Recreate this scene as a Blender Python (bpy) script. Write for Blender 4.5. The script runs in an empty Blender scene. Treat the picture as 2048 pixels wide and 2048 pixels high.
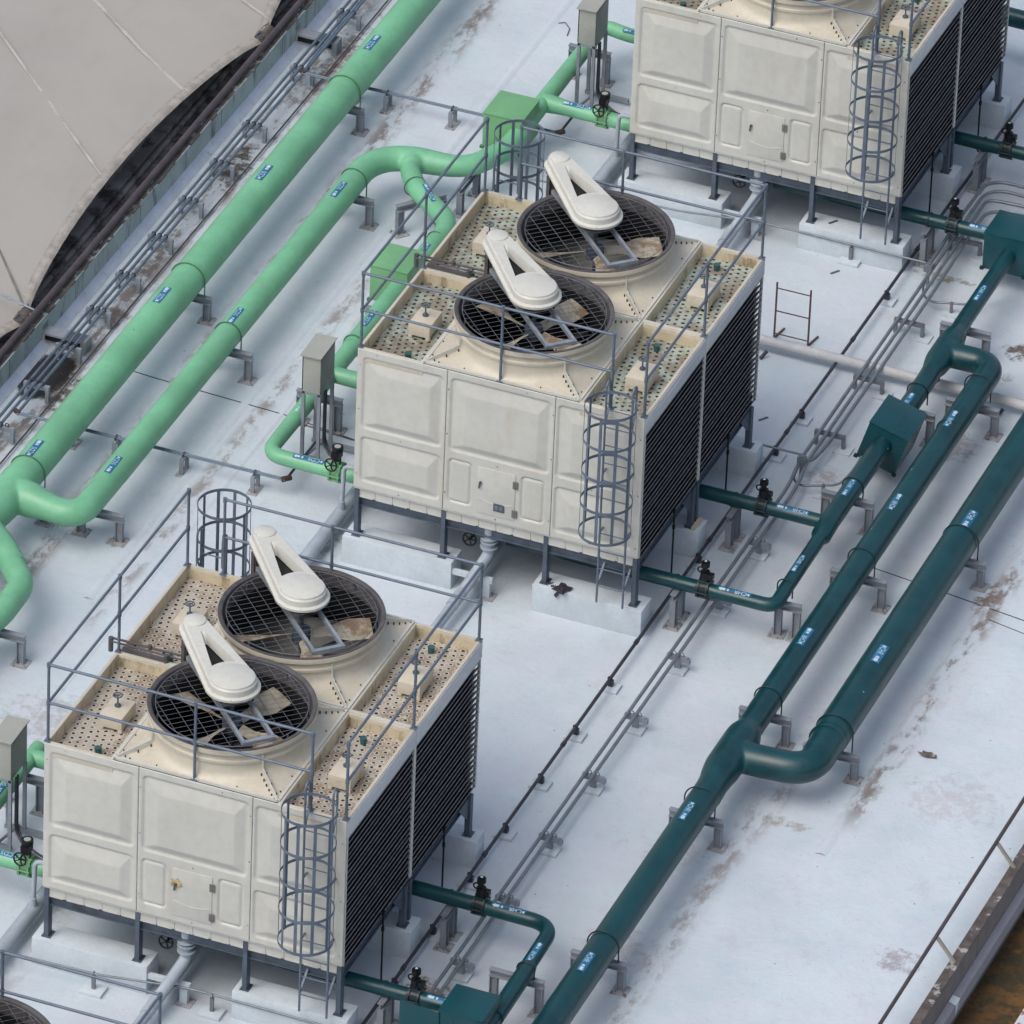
import bpy, bmesh, math, random
from mathutils import Vector, Matrix
from mathutils.geometry import tessellate_polygon
random.seed(7)
PI = math.pi
S = bpy.context.scene
COL = S.collection
# ------------------------------------------------------------ camera
cd = bpy.data.cameras.new("camera"); cam = bpy.data.objects.new("camera", cd); COL.objects.link(cam)
RM = [[0.9264862176994823, 0.3745781683641554, 0.03625581605420186],
      [0.23448604501918363, -0.49924441561076893, -0.8341290716493235],
      [-0.2943460261394114, 0.7813105715810169, -0.5503764235770343]]
Rm = Matrix(((RM[0][0], -RM[1][0], -RM[2][0]), (RM[0][1], -RM[1][1], -RM[2][1]), (RM[0][2], -RM[1][2], -RM[2][2])))
cam.matrix_world = Matrix.Translation((44.5613, -111.78275, 80.28456)) @ Rm.to_4x4()
cd.sensor_width = 36; cd.lens = 20008.24 / 2048 * 36; cd.clip_start = 1; cd.clip_end = 2000
S.camera = cam
# ------------------------------------------------------------ light (bright overcast)
SUN_EL, SUN_AZ = math.radians(55), math.radians(205)     # azimuth from +Y, clockwise: the light comes from -x, -y
W = bpy.data.worlds.new("World"); S.world = W; W.use_nodes = True
nt = W.node_tree; nt.nodes.clear()
sky = nt.nodes.new("ShaderNodeTexSky"); sky.sky_type = 'NISHITA'; sky.sun_disc = False
sky.sun_elevation = SUN_EL; sky.sun_rotation = SUN_AZ; sky.air_density = 1.0; sky.dust_density = 4.0; sky.ozone_density = 1.0
hs = nt.nodes.new("ShaderNodeHueSaturation"); hs.inputs['Saturation'].default_value = 0.75
bg = nt.nodes.new("ShaderNodeBackground"); bg.inputs[1].default_value = 0.15
wo = nt.nodes.new("ShaderNodeOutputWorld")
nt.links.new(sky.outputs[0], hs.inputs['Color']); nt.links.new(hs.outputs[0], bg.inputs[0]); nt.links.new(bg.outputs[0], wo.inputs[0])
sl = bpy.data.lights.new("sun", 'SUN'); sl.energy = 1.0; sl.angle = math.radians(42); sl.color = (1, 0.97, 0.93)
sun = bpy.data.objects.new("sun", sl); COL.objects.link(sun)
sd = Vector((math.sin(SUN_AZ) * math.cos(SUN_EL), math.cos(SUN_AZ) * math.cos(SUN_EL), math.sin(SUN_EL)))
sun.rotation_euler = sd.to_track_quat('Z', 'Y').to_euler()
S.view_settings.view_transform = 'Standard'; S.view_settings.look = 'None'
S.view_settings.exposure = 0.26; S.view_settings.gamma = 1.0

# ------------------------------------------------------------ materials
def N(t, ty, **kw):
    n = t.nodes.new(ty)
    for k, v in kw.items():
        if k in n.inputs: n.inputs[k].default_value = v
        else: setattr(n, k, v)
    return n
def mixc(t, fac, a, b, mode='MIX'):
    m = t.nodes.new("ShaderNodeMix"); m.data_type = 'RGBA'; m.blend_type = mode
    for i, v in ((0, fac), (6, a), (7, b)):
        if hasattr(v, 'links'): t.links.new(v, m.inputs[i])
        elif i == 0: m.inputs[0].default_value = v
        else: m.inputs[i].default_value = (*v, 1)
    return m.outputs[2]
def math_(t, op, a, b=None, c=None):
    m = t.nodes.new("ShaderNodeMath"); m.operation = op
    for i, v in enumerate((a, b, c)):
        if v is None: continue
        if hasattr(v, 'links'): t.links.new(v, m.inputs[i])
        else: m.inputs[i].default_value = v
    return m.outputs[0]
def smooth(t, x, lo, hi, a=0.0, b=1.0):
    m = t.nodes.new("ShaderNodeMapRange"); m.interpolation_type = 'SMOOTHSTEP'
    t.links.new(x, m.inputs[0])
    for i, v in ((1, lo), (2, hi), (3, a), (4, b)): m.inputs[i].default_value = v
    return m.outputs[0]
def noise(t, vec, scale, detail=4, rough=.55, sc=None, off=None):
    if sc or off:
        mp = t.nodes.new("ShaderNodeMapping"); t.links.new(vec, mp.inputs[0])
        if sc: mp.inputs['Scale'].default_value = sc
        if off: mp.inputs['Location'].default_value = off
        vec = mp.outputs[0]
    n = N(t, "ShaderNodeTexNoise", Scale=scale, Detail=detail, Roughness=rough)
    t.links.new(vec, n.inputs['Vector']); return n.outputs[0]
def sst(a, b_, x): t_ = min(1, max(0, (x - a) / (b_ - a))); return t_ * t_ * (3 - 2 * t_)
def new_mat(name, rough=.5, metal=0.0):
    m = bpy.data.materials.new(name); m.use_nodes = True
    t = m.node_tree; b = t.nodes['Principled BSDF']
    b.inputs['Roughness'].default_value = rough; b.inputs['Metallic'].default_value = metal
    tc = t.nodes.new("ShaderNodeNewGeometry")
    return m, t, b, tc.outputs['Position']
def bump(t, b, h, dist=.01, st=.6):
    n = t.nodes.new("ShaderNodeBump"); n.inputs['Strength'].default_value = st; n.inputs['Distance'].default_value = dist
    t.links.new(h, n.inputs['Height']); t.links.new(n.outputs[0], b.inputs['Normal'])
def paint(name, col, rough=.5, metal=0.0, var=.25, scale=1.2, dirt=None, dscale=2.5, dlo=.56, dhi=.72, damt=.6, specks=None, bd=.003, streak=False):
    """painted or weathered surface: mottled colour, patches of dirt, small specks"""
    m, t, b, P = new_mat(name, rough, metal)
    dark = tuple(c * (1 - var) for c in col); light = tuple(min(1, c * (1 + var * .5)) for c in col)
    n1 = noise(t, P, scale, 6, .6)
    c = mixc(t, smooth(t, n1, .3, .7), dark, light)
    n3 = noise(t, P, scale * 9, 3, .5)
    c = mixc(t, smooth(t, n3, .35, .75, 0, .35), c, tuple(x * .8 for x in col))
    if dirt:
        n2 = noise(t, P, dscale, 7, .68, sc=(1, 1, .25) if streak else None, off=(3, 7, 1))
        c = mixc(t, smooth(t, n2, dlo, dhi, 0, damt), c, dirt)
    if specks:
        v = N(t, "ShaderNodeTexVoronoi", Scale=1.6); t.links.new(P, v.inputs['Vector'])
        c = mixc(t, smooth(t, v.outputs['Distance'], .016, .028, 1, 0), c, specks)
    t.links.new(c, b.inputs['Base Color'])
    r = smooth(t, n1, .2, .8, max(.05, rough - .08), min(1, rough + .1)); t.links.new(r, b.inputs['Roughness'])
    if bd: bump(t, b, n3, bd, .5)
    return m
M = {}
M['green'] = paint('green_pipe_paint', (.16, .425, .245), .42, var=.16, scale=1.3, dirt=(.14, .31, .17), dscale=1.8, dlo=.5, dhi=.75, damt=.6, specks=(.05, .13, .07), bd=.004)
M['green_dark'] = paint('green_band_paint', (.05, .16, .08), .5)
M['green2'] = paint('green_enclosure_paint', (.15, .36, .17), .45, var=.12, dirt=(.1, .2, .11), damt=.3)
M['teal'] = paint('teal_pipe_paint', (.003, .046, .056), .34, var=.3, scale=1.8, dirt=(.014, .055, .066), dscale=3, dlo=.5, dhi=.75, damt=.55, specks=(.32, .38, .42), bd=.004)
M['teal_dark'] = paint('teal_band_paint', (.004, .02, .026), .45)
M['teal2'] = paint('teal_enclosure_paint', (.005, .056, .070), .30, var=.2)
M['cream'] = paint('cream_panel', (.51, .51, .47), .38, var=.06, scale=.9, dirt=(.40, .355, .27), dscale=1.6, dlo=.5, dhi=.78, damt=.5, streak=True, bd=.001)
M['cream_warm'] = paint('cream_deck', (.53, .49, .40), .48, var=.08, scale=1.5, dirt=(.40, .31, .2), dscale=2.2, dlo=.52, dhi=.75, damt=.45, bd=.002)
M['basin_wall'] = paint('stained_basin_wall', (.55, .48, .34), .5, var=.15, scale=4, dirt=(.16, .11, .05), dscale=5, dlo=.5, dhi=.66, damt=.75, streak=True)
M['cover'] = paint('cream_guard_cover', (.545, .545, .495), .4, var=.05, scale=1.5, dirt=(.5, .44, .32), damt=.25, bd=.001)
M['steel'] = paint('galvanised_blue_grey', (.13, .165, .215), .5, .25, var=.2, scale=6, dirt=(.07, .08, .1), damt=.5, bd=.001)
M['beam'] = paint('grey_steel_beam', (.235, .26, .295), .55, .15, var=.15, scale=3, dirt=(.14, .13, .13), dscale=3, damt=.5)
M['leg'] = paint('dark_blue_steel_leg', (.085, .11, .145), .5, .2, var=.25, scale=5, dirt=(.04, .045, .05), damt=.6)
M['rust'] = paint('rust', (.065, .036, .026), .85, var=.5, scale=25)
M['plate'] = paint('rusty_base_plate', (.33, .335, .35), .75, var=.25, scale=7, dirt=(.11, .065, .045), dscale=9, dlo=.54, dhi=.62, damt=.85)
M['rim'] = paint('weathered_fan_rim', (.085, .08, .085), .6, var=.35, scale=7, dirt=(.05, .045, .04), damt=.6)
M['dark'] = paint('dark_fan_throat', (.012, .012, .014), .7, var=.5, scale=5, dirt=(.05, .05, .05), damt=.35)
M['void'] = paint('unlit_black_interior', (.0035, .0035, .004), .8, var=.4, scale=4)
M['black'] = paint('black_cast_iron', (.006, .007, .009), .45, .2)
M['wire'] = paint('galvanised_wire', (.22, .23, .25), .4, .6, var=.2, scale=8)
M['alu'] = paint('aluminium_channel', (.36, .40, .44), .35, .5, var=.2, scale=6, dirt=(.12, .12, .12), damt=.5)
M['blade'] = paint('stained_fan_blade', (.46, .42, .33), .5, var=.3, scale=3, dirt=(.2, .12, .05), dscale=4, dlo=.45, dhi=.62, damt=.85)
M['louver'] = paint('dark_louver_blade', (.020, .020, .026), .6, var=.4, scale=10, dirt=(.06, .06, .07), dscale=14, damt=.5)
M['edge'] = paint('louver_edge', (.17, .17, .185), .6, var=.4, scale=12, dirt=(.13, .11, .09), dscale=9, damt=.7)
M['white'] = paint('white_concrete', (.50, .56, .60), .75, var=.1, scale=2, dirt=(.38, .37, .37), dscale=3, dlo=.55, dhi=.8, damt=.45, streak=True, bd=.006)
M['conduit'] = paint('grey_conduit', (.19, .22, .25), .42, .35, var=.2, scale=8, dirt=(.1, .1, .11), damt=.5, specks=None)
M['bconduit'] = paint('blue_grey_conduit', (.125, .17, .225), .42, .3, var=.2, scale=8)
M['dconduit'] = paint('dark_purple_grey_conduit', (.045, .045, .06), .45, .2, var=.25, scale=8)
M['gpipe'] = paint('grey_drain_pipe', (.33, .38, .43), .6, var=.15, scale=3, dirt=(.18, .19, .2), dscale=4, damt=.5)
M['wpipe'] = paint('dirty_white_pipe', (.46, .47, .48), .6, var=.15, scale=3, dirt=(.3, .28, .25), dscale=4, damt=.6)
M['fascia'] = paint('pale_fascia', (.60, .62, .63), .45, var=.08, scale=1.5, dirt=(.4, .37, .3), dscale=2, damt=.3)
M['box'] = paint('warm_grey_cabinet', (.325, .335, .305), .5, var=.06, scale=2, dirt=(.3, .28, .24), damt=.3)
M['label'] = paint('blue_label', (.016, .14, .27), .4, var=.25, scale=2)
M['text'] = paint('white_lettering', (.45, .56, .64), .4, var=.05)
M['brown'] = paint('brown_handrail', (.065, .05, .055), .5, var=.25, scale=5, dirt=(.12, .1, .09), damt=.5)
M['olive'] = paint('olive_bracket', (.28, .26, .22), .6, var=.2)
M['parapet'] = paint('pale_green_grey_parapet', (.37, .43, .44), .8, var=.15, scale=3, dirt=(.09, .09, .09), dscale=3.5, dlo=.52, dhi=.66, damt=.75, streak=True, bd=.008)
M['ledge'] = paint('weathered_brown_ledge', (.10, .083, .078), .9, var=.5, scale=6, dirt=(.40, .38, .37), dscale=5, dlo=.56, dhi=.62, damt=.8, bd=.01)
M['fillet'] = paint('pale_blue_fillet', (.44, .50, .60), .7, var=.12, scale=3, dirt=(.2, .18, .17), dscale=6, dlo=.58, dhi=.7, damt=.5)
M['kerb_face'] = paint('brown_grey_kerb_face', (.165, .15, .145), .8, var=.2, scale=4, dirt=(.09, .075, .07), dscale=4, damt=.6, streak=True)
M['gutter'] = paint('purple_grey_metal_gutter', (.23, .225, .26), .6, var=.12, scale=3)
M['mud'] = paint('brown_mossy_roof', (.12, .06, .017), .9, var=.5, scale=2.2, dirt=(.025, .026, .012), dscale=3, dlo=.45, dhi=.6, damt=.8, bd=.03)
M['inlet'] = paint('cream_inlet_box', (.56, .51, .41), .45, var=.08, scale=3, dirt=(.33, .23, .12), dscale=4, dlo=.54, dhi=.72, damt=.6)
M['trench'] = paint('grey_trench_concrete', (.30, .29, .30), .85, var=.4, scale=1.8, dirt=(.035, .03, .03), dscale=1.8, dlo=.45, dhi=.6, damt=.85, bd=.02)
M['cap'] = paint('teal_plastic_stub', (.03, .10, .10), .5, var=.3, scale=20)
M['red'] = paint('rusty_red_frame', (.12, .055, .06), .7, var=.4, scale=15, dirt=(.16, .17, .2), dscale=7, damt=.7)
M['glassdark'] = paint('dark_window', (.05, .065, .09), .2)
M['rag'] = paint('dark_rag', (.03, .028, .04), .9, var=.5, scale=30)
M['pavement'] = paint('distant_ground', (.12, .12, .11), .9, var=.3, scale=.2)
M['white_crack'] = paint('cracked_white_paint', (.55, .57, .6), .7, var=.1, scale=4, dirt=(.22, .08, .04), dscale=5, dlo=.57, dhi=.62, damt=.9)

def floor_mat():
    m, t, b, P = new_mat('white_coated_roof', .62)
    sx = t.nodes.new("ShaderNodeSeparateXYZ"); t.links.new(P, sx.inputs[0]); X, Y = sx.outputs[0], sx.outputs[1]
    n1 = noise(t, P, .55, 6, .6); n2 = noise(t, P, 2.4, 6, .62, off=(4, 1, 0)); n3 = noise(t, P, 9, 5, .6)
    c = mixc(t, smooth(t, n1, .3, .7), (.43, .505, .55), (.52, .595, .635))
    c = mixc(t, smooth(t, n2, .35, .75, 0, .4), c, (.52, .545, .585))
    n5 = noise(t, P, 1.1, 4, .55, off=(20, 4, 0)); c = mixc(t, smooth(t, n5, .40, .62, 0, .75), c, mixc(t, .5, c, (.525, .53, .60)))
    c = mixc(t, smooth(t, n3, .5, .8, 0, .35), c, (.40, .44, .48))
    n6 = noise(t, P, 1.5, 8, .75, sc=(1, .6, 1), off=(2, 14, 0)); c = mixc(t, smooth(t, n6, .54, .74, 0, .45), c, (.37, .375, .385))
    # broad pale brown stains
    n4 = noise(t, P, .5, 7, .72, off=(9, 3, 0))
    c = mixc(t, smooth(t, n4, .56, .76, 0, .36), c, (.41, .375, .35))
    # streaks of silt along the long pipe runs (they settle beside the runs, which follow Y)
    nl = noise(t, P, 2.2, 7, .7, sc=(1.0, .32, 1)); nf = noise(t, P, 6.5, 6, .7, sc=(1, .45, 1), off=(2, 2, 0))
    def band(x0, w, lo=None, hi=None):
        d = math_(t, 'ABSOLUTE', math_(t, 'SUBTRACT', X, x0)); f = smooth(t, d, 0, w, 1, 0)
        if lo is not None:
            f = math_(t, 'MULTIPLY', f, smooth(t, Y, lo - .5, lo + .5)); f = math_(t, 'MULTIPLY', f, smooth(t, Y, hi - .5, hi + .5, 1, 0))
        return f
    bs = None
    for x0, w, lo, hi, k in ((-4.15, .30, -4, 40, 1), (-5.85, .55, -1, 40, 1.0), (-2.75, .22, -3, 8, .8), (8.85, .28, -3, 40, 1), (7.75, .2, -4, 8, .7), (7.6, .3, -14, -3, .7), (-5.7, .4, 8, 15, 1), (-.3, .5, -30, 0, .35)):
        f = math_(t, 'MULTIPLY', band(x0, w, lo, hi), k)
        bs = f if bs is None else math_(t, 'MAXIMUM', bs, f)
    th = math_(t, 'ADD', math_(t, 'MULTIPLY', nl, .6), math_(t, 'MULTIPLY', nf, .5))
    st = math_(t, 'MULTIPLY', bs, smooth(t, th, .51, .62))
    c = mixc(t, math_(t, 'MULTIPLY', bs, .12), c, (.36, .38, .41))
    c = mixc(t, math_(t, 'MULTIPLY', st, .88), c, (.165, .13, .11))
    # isolated wet dirt patches: (x, y, rx, ry, strength)
    nd = noise(t, P, 5, 8, .75, off=(1, 8, 0)); nd2 = noise(t, P, 16, 5, .7)
    for x0, y0, rx, ry, k, colr in ((-5.85, 9.3, .5, 1.3, 1.0, (.07, .055, .045)), (-6.02, 2.65, .36, .70, 1.5, (.012, .009, .009)), (-5.55, 2.3, .45, 1.0, .9, (.085, .06, .035)),
            (-5.8, 4.6, .5, .6, .8, (.11, .085, .07)), (-5.9, 6.2, .3, 1.6, .75, (.12, .095, .08)), (-5.6, 13.0, .5, 2.0, .85, (.14, .11, .09)), (-4.9, -4.0, .9, 1.2, .35, (.2, .16, .14)), (-1.9, -5.5, 2.3, 1.3, .42, (.27, .22, .19)),
            (5.0, -9.2, .75, .42, .95, (.19, .13, .085)), (5.4, 5.0, .6, .5, .55, (.24, .17, .12)), (6.9, 9.5, .5, .55, .95, (.10, .075, .06)), (6.9, 8.7, .3, .4, .6, (.2, .16, .14)),
            (5.9, 12.2, .7, .28, .9, (.18, .13, .08)), (5.2, 10.95, .9, .22, .8, (.2, .15, .09)), (8.1, -3.5, .6, .25, .7, (.26, .21, .18)), (10.6, -5.9, .6, .5, .65, (.22, .19, .2)),
            (7.7, -1.2, .5, 1.4, .35, (.3, .25, .22)), (10.0, -2.0, 1.4, 1.2, .35, (.34, .3, .29)), (7.0, -7.2, 1.0, .8, .38, (.3, .24, .21)), (6.9, 6.6, .7, .8, .55, (.2, .16, .16)), (-.5, .2, .3, .8, .7, (.17, .13, .1)), (-1.9, -10.4, .5, 1.6, .8, (.16, .13, .11)), (-3.3, -1.0, .3, .2, .9, (.2, .17, .15)), (8.7, 3.0, .3, .8, .9, (.14, .1, .08)), (1.7, -9.3, 2.4, .5, .25, (.3, .28, .28)), (6.9, -4.8, .9, 1.0, .3, (.26, .22, .2))):
        dx = math_(t, 'DIVIDE', math_(t, 'SUBTRACT', X, x0), rx); dy = math_(t, 'DIVIDE', math_(t, 'SUBTRACT', Y, y0), ry)
        r2 = math_(t, 'ADD', math_(t, 'MULTIPLY', dx, dx), math_(t, 'MULTIPLY', dy, dy))
        v = math_(t, 'ADD', math_(t, 'MULTIPLY', r2, -.35), math_(t, 'ADD', math_(t, 'MULTIPLY', nd, .85), math_(t, 'MULTIPLY', nd2, .25)))
        lo = .44 if k < 1.2 else .12
        f = math_(t, 'MULTIPLY', smooth(t, v, lo, lo + .14), min(k, .97))
        f = math_(t, 'MULTIPLY', f, smooth(t, r2, .8, 1.7, 1, 0))
        c = mixc(t, f, c, colr)
    # dark specks and chips
    v = N(t, "ShaderNodeTexVoronoi", Scale=2.1); t.links.new(P, v.inputs['Vector'])
    sp = smooth(t, v.outputs['Distance'], .022, .035, 1, 0)
    v2 = N(t, "ShaderNodeTexVoronoi", Scale=6.3); t.links.new(P, v2.inputs['Vector'])
    sp2 = math_(t, 'MULTIPLY', smooth(t, v2.outputs['Distance'], .04, .07, 1, 0), .6)
    c = mixc(t, math_(t, 'MAXIMUM', sp, sp2), c, (.16, .155, .16))
    t.links.new(c, b.inputs['Base Color'])
    h = math_(t, 'ADD', math_(t, 'MULTIPLY', n1, 3.0), math_(t, 'ADD', n2, math_(t, 'MULTIPLY', n3, .35)))
    bump(t, b, h, .03, .5)
    return m
M['floor'] = floor_mat()

def tent_mat():
    m, t, b, P = new_mat('beige_membrane', .7)
    n1 = noise(t, P, .35, 5, .55); n2 = noise(t, P, 3, 6, .65, sc=(1, .35, 1)); n3 = noise(t, P, 60, 2, .5)
    c = mixc(t, smooth(t, n1, .3, .7), (.355, .335, .305), (.395, .375, .34))
    c = mixc(t, smooth(t, n2, .45, .8, 0, .35), c, (.33, .30, .265))
    c = mixc(t, smooth(t, n3, .4, .7, 0, .12), c, (.3, .28, .26))
    v = N(t, "ShaderNodeTexVoronoi", Scale=1.1); t.links.new(P, v.inputs['Vector'])
    c = mixc(t, smooth(t, v.outputs['Distance'], .02, .03, .8, 0), c, (.1, .09, .08))
    t.links.new(c, b.inputs['Base Color']); bump(t, b, n2, .01, .3); return m
M['tent'] = tent_mat()
M['hem'] = paint('wrinkled_membrane_hem', (.36, .335, .30), .75, var=.25, scale=6, dirt=(.24, .215, .19), dscale=7, damt=.5, bd=.02)
M['seam'] = paint('membrane_seam', (.46, .44, .41), .7, var=.25, scale=4)
M['seam_dark'] = paint('dark_membrane_seam', (.2, .185, .17), .7, var=.25, scale=4)

def basin_mat(name, base, patch, rust, hole_ring, sc=.105):
    m, t, b, _ = new_mat(name, .6)
    tc = t.nodes.new("ShaderNodeNewGeometry"); P = tc.outputs['Position']
    mp = t.nodes.new("ShaderNodeMapping"); t.links.new(P, mp.inputs[0]); mp.inputs['Rotation'].default_value = (0, 0, math.radians(24))
    nz_ = N(t, "ShaderNodeTexNoise", Scale=5.0, Detail=2.0); t.links.new(P, nz_.inputs['Vector'])
    va = t.nodes.new('ShaderNodeVectorMath'); va.operation = 'MULTIPLY_ADD'; t.links.new(nz_.outputs['Color'], va.inputs[0]); va.inputs[1].default_value = (.06, .06, 0); t.links.new(mp.outputs[0], va.inputs[2])
    s = t.nodes.new("ShaderNodeSeparateXYZ"); t.links.new(va.outputs[0], s.inputs[0])
    def grid(ox, oy):
        u = math_(t, 'SUBTRACT', math_(t, 'FRACT', math_(t, 'ADD', math_(t, 'DIVIDE', s.outputs[0], sc * 1.2), ox)), .5)
        w = math_(t, 'SUBTRACT', math_(t, 'FRACT', math_(t, 'ADD', math_(t, 'DIVIDE', s.outputs[1], sc * 1.75), oy)), .5)
        u = math_(t, 'MULTIPLY', u, sc * 1.2); w = math_(t, 'MULTIPLY', w, sc * 1.75)
        return math_(t, 'SQRT', math_(t, 'ADD', math_(t, 'MULTIPLY', u, u), math_(t, 'MULTIPLY', w, w)))
    d = math_(t, 'MINIMUM', grid(0, 0), grid(.5, .5))
    n1 = noise(t, P, 2.2, 7, .7); n2 = noise(t, P, 9, 6, .7, off=(5, 5, 0))
    c = mixc(t, smooth(t, n1, .42, .58), base, patch)
    c = mixc(t, smooth(t, n2, .5, .68, 0, .75), c, rust)
    dn = math_(t, 'ADD', d, math_(t, 'MULTIPLY', math_(t, 'SUBTRACT', n2, .5), .034))
    if hole_ring: c = mixc(t, smooth(t, dn, .030, .038, .8, 0), c, hole_ring)
    c = mixc(t, smooth(t, dn, .020, .026, 1, 0), c, (.010, .009, .009))
    t.links.new(c, b.inputs['Base Color']); bump(t, b, n2, .02, .8)
    return m
M['basin_brown'] = basin_mat('brown_scaled_basin', (.43, .385, .315), (.26, .20, .14), (.56, .54, .49), (.60, .57, .51))
M['basin_green'] = basin_mat('mossy_grey_green_basin', (.37, .42, .36), (.24, .21, .16), (.16, .135, .10), None)

# ------------------------------------------------------------ mesh helpers
class MB:
    def __init__(s): s.v = []; s.f = []
    def add(s, vs, fs):
        o = len(s.v); s.v += [tuple(v) for v in vs]; s.f += [tuple(i + o for i in f) for f in fs]; return s
    def box(s, x0, x1, y0, y1, z0, z1):
        return s.add([(x0,y0,z0),(x1,y0,z0),(x1,y1,z0),(x0,y1,z0),(x0,y0,z1),(x1,y0,z1),(x1,y1,z1),(x0,y1,z1)],
                     [(0,3,2,1),(4,5,6,7),(0,1,5,4),(1,2,6,5),(2,3,7,6),(3,0,4,7)])
    def bar(s, a, b, w, h, up=(0,0,1)):
        """box beam from a to b, w wide across, h high along up"""
        a, b = Vector(a), Vector(b); d = (b - a).normalized(); up = Vector(up)
        if abs(d.dot(up)) > .98: up = Vector((0, 1, 0))
        sx = d.cross(up).normalized() * (w / 2); sy = sx.cross(d).normalized() * (h / 2)
        vs = [a - sx - sy, a + sx - sy, a + sx + sy, a - sx + sy, b - sx - sy, b + sx - sy, b + sx + sy, b - sx + sy]
        return s.add(vs, [(0,1,2,3),(7,6,5,4),(0,4,5,1),(1,5,6,2),(2,6,7,3),(3,7,4,0)])
    def tube(s, pts, r, n=16, closed=False, caps=True):
        pts = [Vector(p) for p in pts]; k = len(pts)
        rs = r if isinstance(r, (list, tuple)) else [r] * k
        T = []
        for i in range(k):
            if closed: d = pts[(i + 1) % k] - pts[i - 1]
            else: d = pts[min(i + 1, k - 1)] - pts[max(i - 1, 0)]
            T.append(d.normalized())
        u = T[0].cross(Vector((0, 0, 1)))
        if u.length < .1: u = T[0].cross(Vector((0, 1, 0)))
        u.normalize(); vs = []
        for i in range(k):
            u = (u - T[i] * u.dot(T[i])).normalized(); w = T[i].cross(u)
            for j in range(n):
                a = 2 * PI * j / n; vs.append(pts[i] + (u * math.cos(a) + w * math.sin(a)) * rs[i])
        fs = []
        for i in range(k if closed else k - 1):
            for j in range(n):
                a, b2 = i * n + j, i * n + (j + 1) % n; c, d2 = ((i + 1) % k) * n + j, ((i + 1) % k) * n + (j + 1) % n
                fs.append((a, c, d2, b2))
        if caps and not closed: fs += [tuple(range(n)), tuple(range((k - 1) * n + n - 1, (k - 1) * n - 1, -1))]
        return s.add(vs, fs)
    def cyl(s, a, b, r, n=20, r2=None): return s.tube([a, b], [r, r if r2 is None else r2], n)
    def lathe(s, c, prof, n=96, a0=0, a1=2 * PI):
        full = abs(a1 - a0 - 2 * PI) < 1e-6; m = n if full else n + 1
        vs = [(c[0] + r * math.cos(a0 + (a1 - a0) * i / n), c[1] + r * math.sin(a0 + (a1 - a0) * i / n), c[2] + z) for i in range(m) for r, z in prof]
        k = len(prof); fs = []
        for i in range(n):
            i2 = (i + 1) % m
            for j in range(k - 1): fs.append((i * k + j, i2 * k + j, i2 * k + j + 1, i * k + j + 1))
        return s.add(vs, fs)
    def prism(s, loop, z0, z1, loop2=None):
        k = len(loop); l2 = loop2 or loop
        vs = [(x, y, z0) for x, y in loop] + [(x, y, z1) for x, y in l2]
        fs = [(i, (i + 1) % k, k + (i + 1) % k, k + i) for i in range(k)] + [tuple(range(k - 1, -1, -1)), tuple(range(k, 2 * k))]
        return s.add(vs, fs)
    def ring(s, c, r, tr, axis, n=48, m=8):
        ax = Vector(axis).normalized(); u = ax.cross(Vector((0, 0, 1)))
        if u.length < .1: u = Vector((1, 0, 0))
        u.normalize(); w = ax.cross(u); c = Vector(c)
        return s.tube([c + (u * math.cos(2 * PI * i / n) + w * math.sin(2 * PI * i / n)) * r for i in range(n)], tr, m, closed=True)
    def build(s, name, mat, parent=None, smooth=False, bevel=0, angle=.7):
        me = bpy.data.meshes.new(name); me.from_pydata(s.v, [], s.f); me.update()
        bm = bmesh.new(); bm.from_mesh(me); bmesh.ops.recalc_face_normals(bm, faces=bm.faces)
        if bevel:
            es = [e for e in bm.edges if len(e.link_faces) == 2 and e.calc_face_angle(0) > .6]
            bmesh.ops.bevel(bm, geom=es, offset=bevel, segments=2, affect='EDGES', profile=.6)
        bm.to_mesh(me); bm.free()
        if smooth or bevel:
            me.shade_smooth(); me.set_sharp_from_angle(angle=angle)
        me.materials.append(mat); o = bpy.data.objects.new(name, me); COL.objects.link(o)
        if parent: o.parent = parent
        return o
def tag(o, label, cat, group=None):
    o['label'] = label; o['category'] = cat
    if group: o['group'] = group
    return o
def struct(o): o['kind'] = 'structure'; return o
def thing(name, label, cat, loc=(0, 0, 0), group=None):
    o = bpy.data.objects.new(name, None); COL.objects.link(o); o.location = loc; o.empty_display_size = .2
    return tag(o, label, cat, group)
def off(o, root):                      # geometry was written in world metres: bring it under its thing's base point
    o.location = (-root.location[0], -root.location[1], -root.location[2]); return o
def part(mb, name, mat, root, **k):
    o = mb.build(name, mat, root, **k)
    if root.parent is None: off(o, root)
    return o
def fillet(pts, r, n=10):
    pts = [Vector(p) for p in pts]; out = [pts[0]]
    for i in range(1, len(pts) - 1):
        p, a, b = pts[i], pts[i - 1], pts[i + 1]; da, db = (a - p), (b - p)
        rr = min(r if not isinstance(r, (list, tuple)) else r[i - 1], da.length * .49, db.length * .49) if r else 0
        A, B = p + da.normalized() * rr, p + db.normalized() * rr
        for k in range(n + 1):
            t = k / n; out.append((1 - t) ** 2 * A + 2 * t * (1 - t) * p + t * t * B)
    out.append(pts[-1]); return out
def dup(root, loc, label=None, group=None):
    r = root.copy(); COL.objects.link(r); r.location = loc
    if label: r['label'] = label
    if group: r['group'] = group
    for ch in list(root.children):
        c = ch.copy(); COL.objects.link(c); c.parent = r
        for g in list(ch.children):
            d = g.copy(); COL.objects.link(d); d.parent = c
    return r

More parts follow.
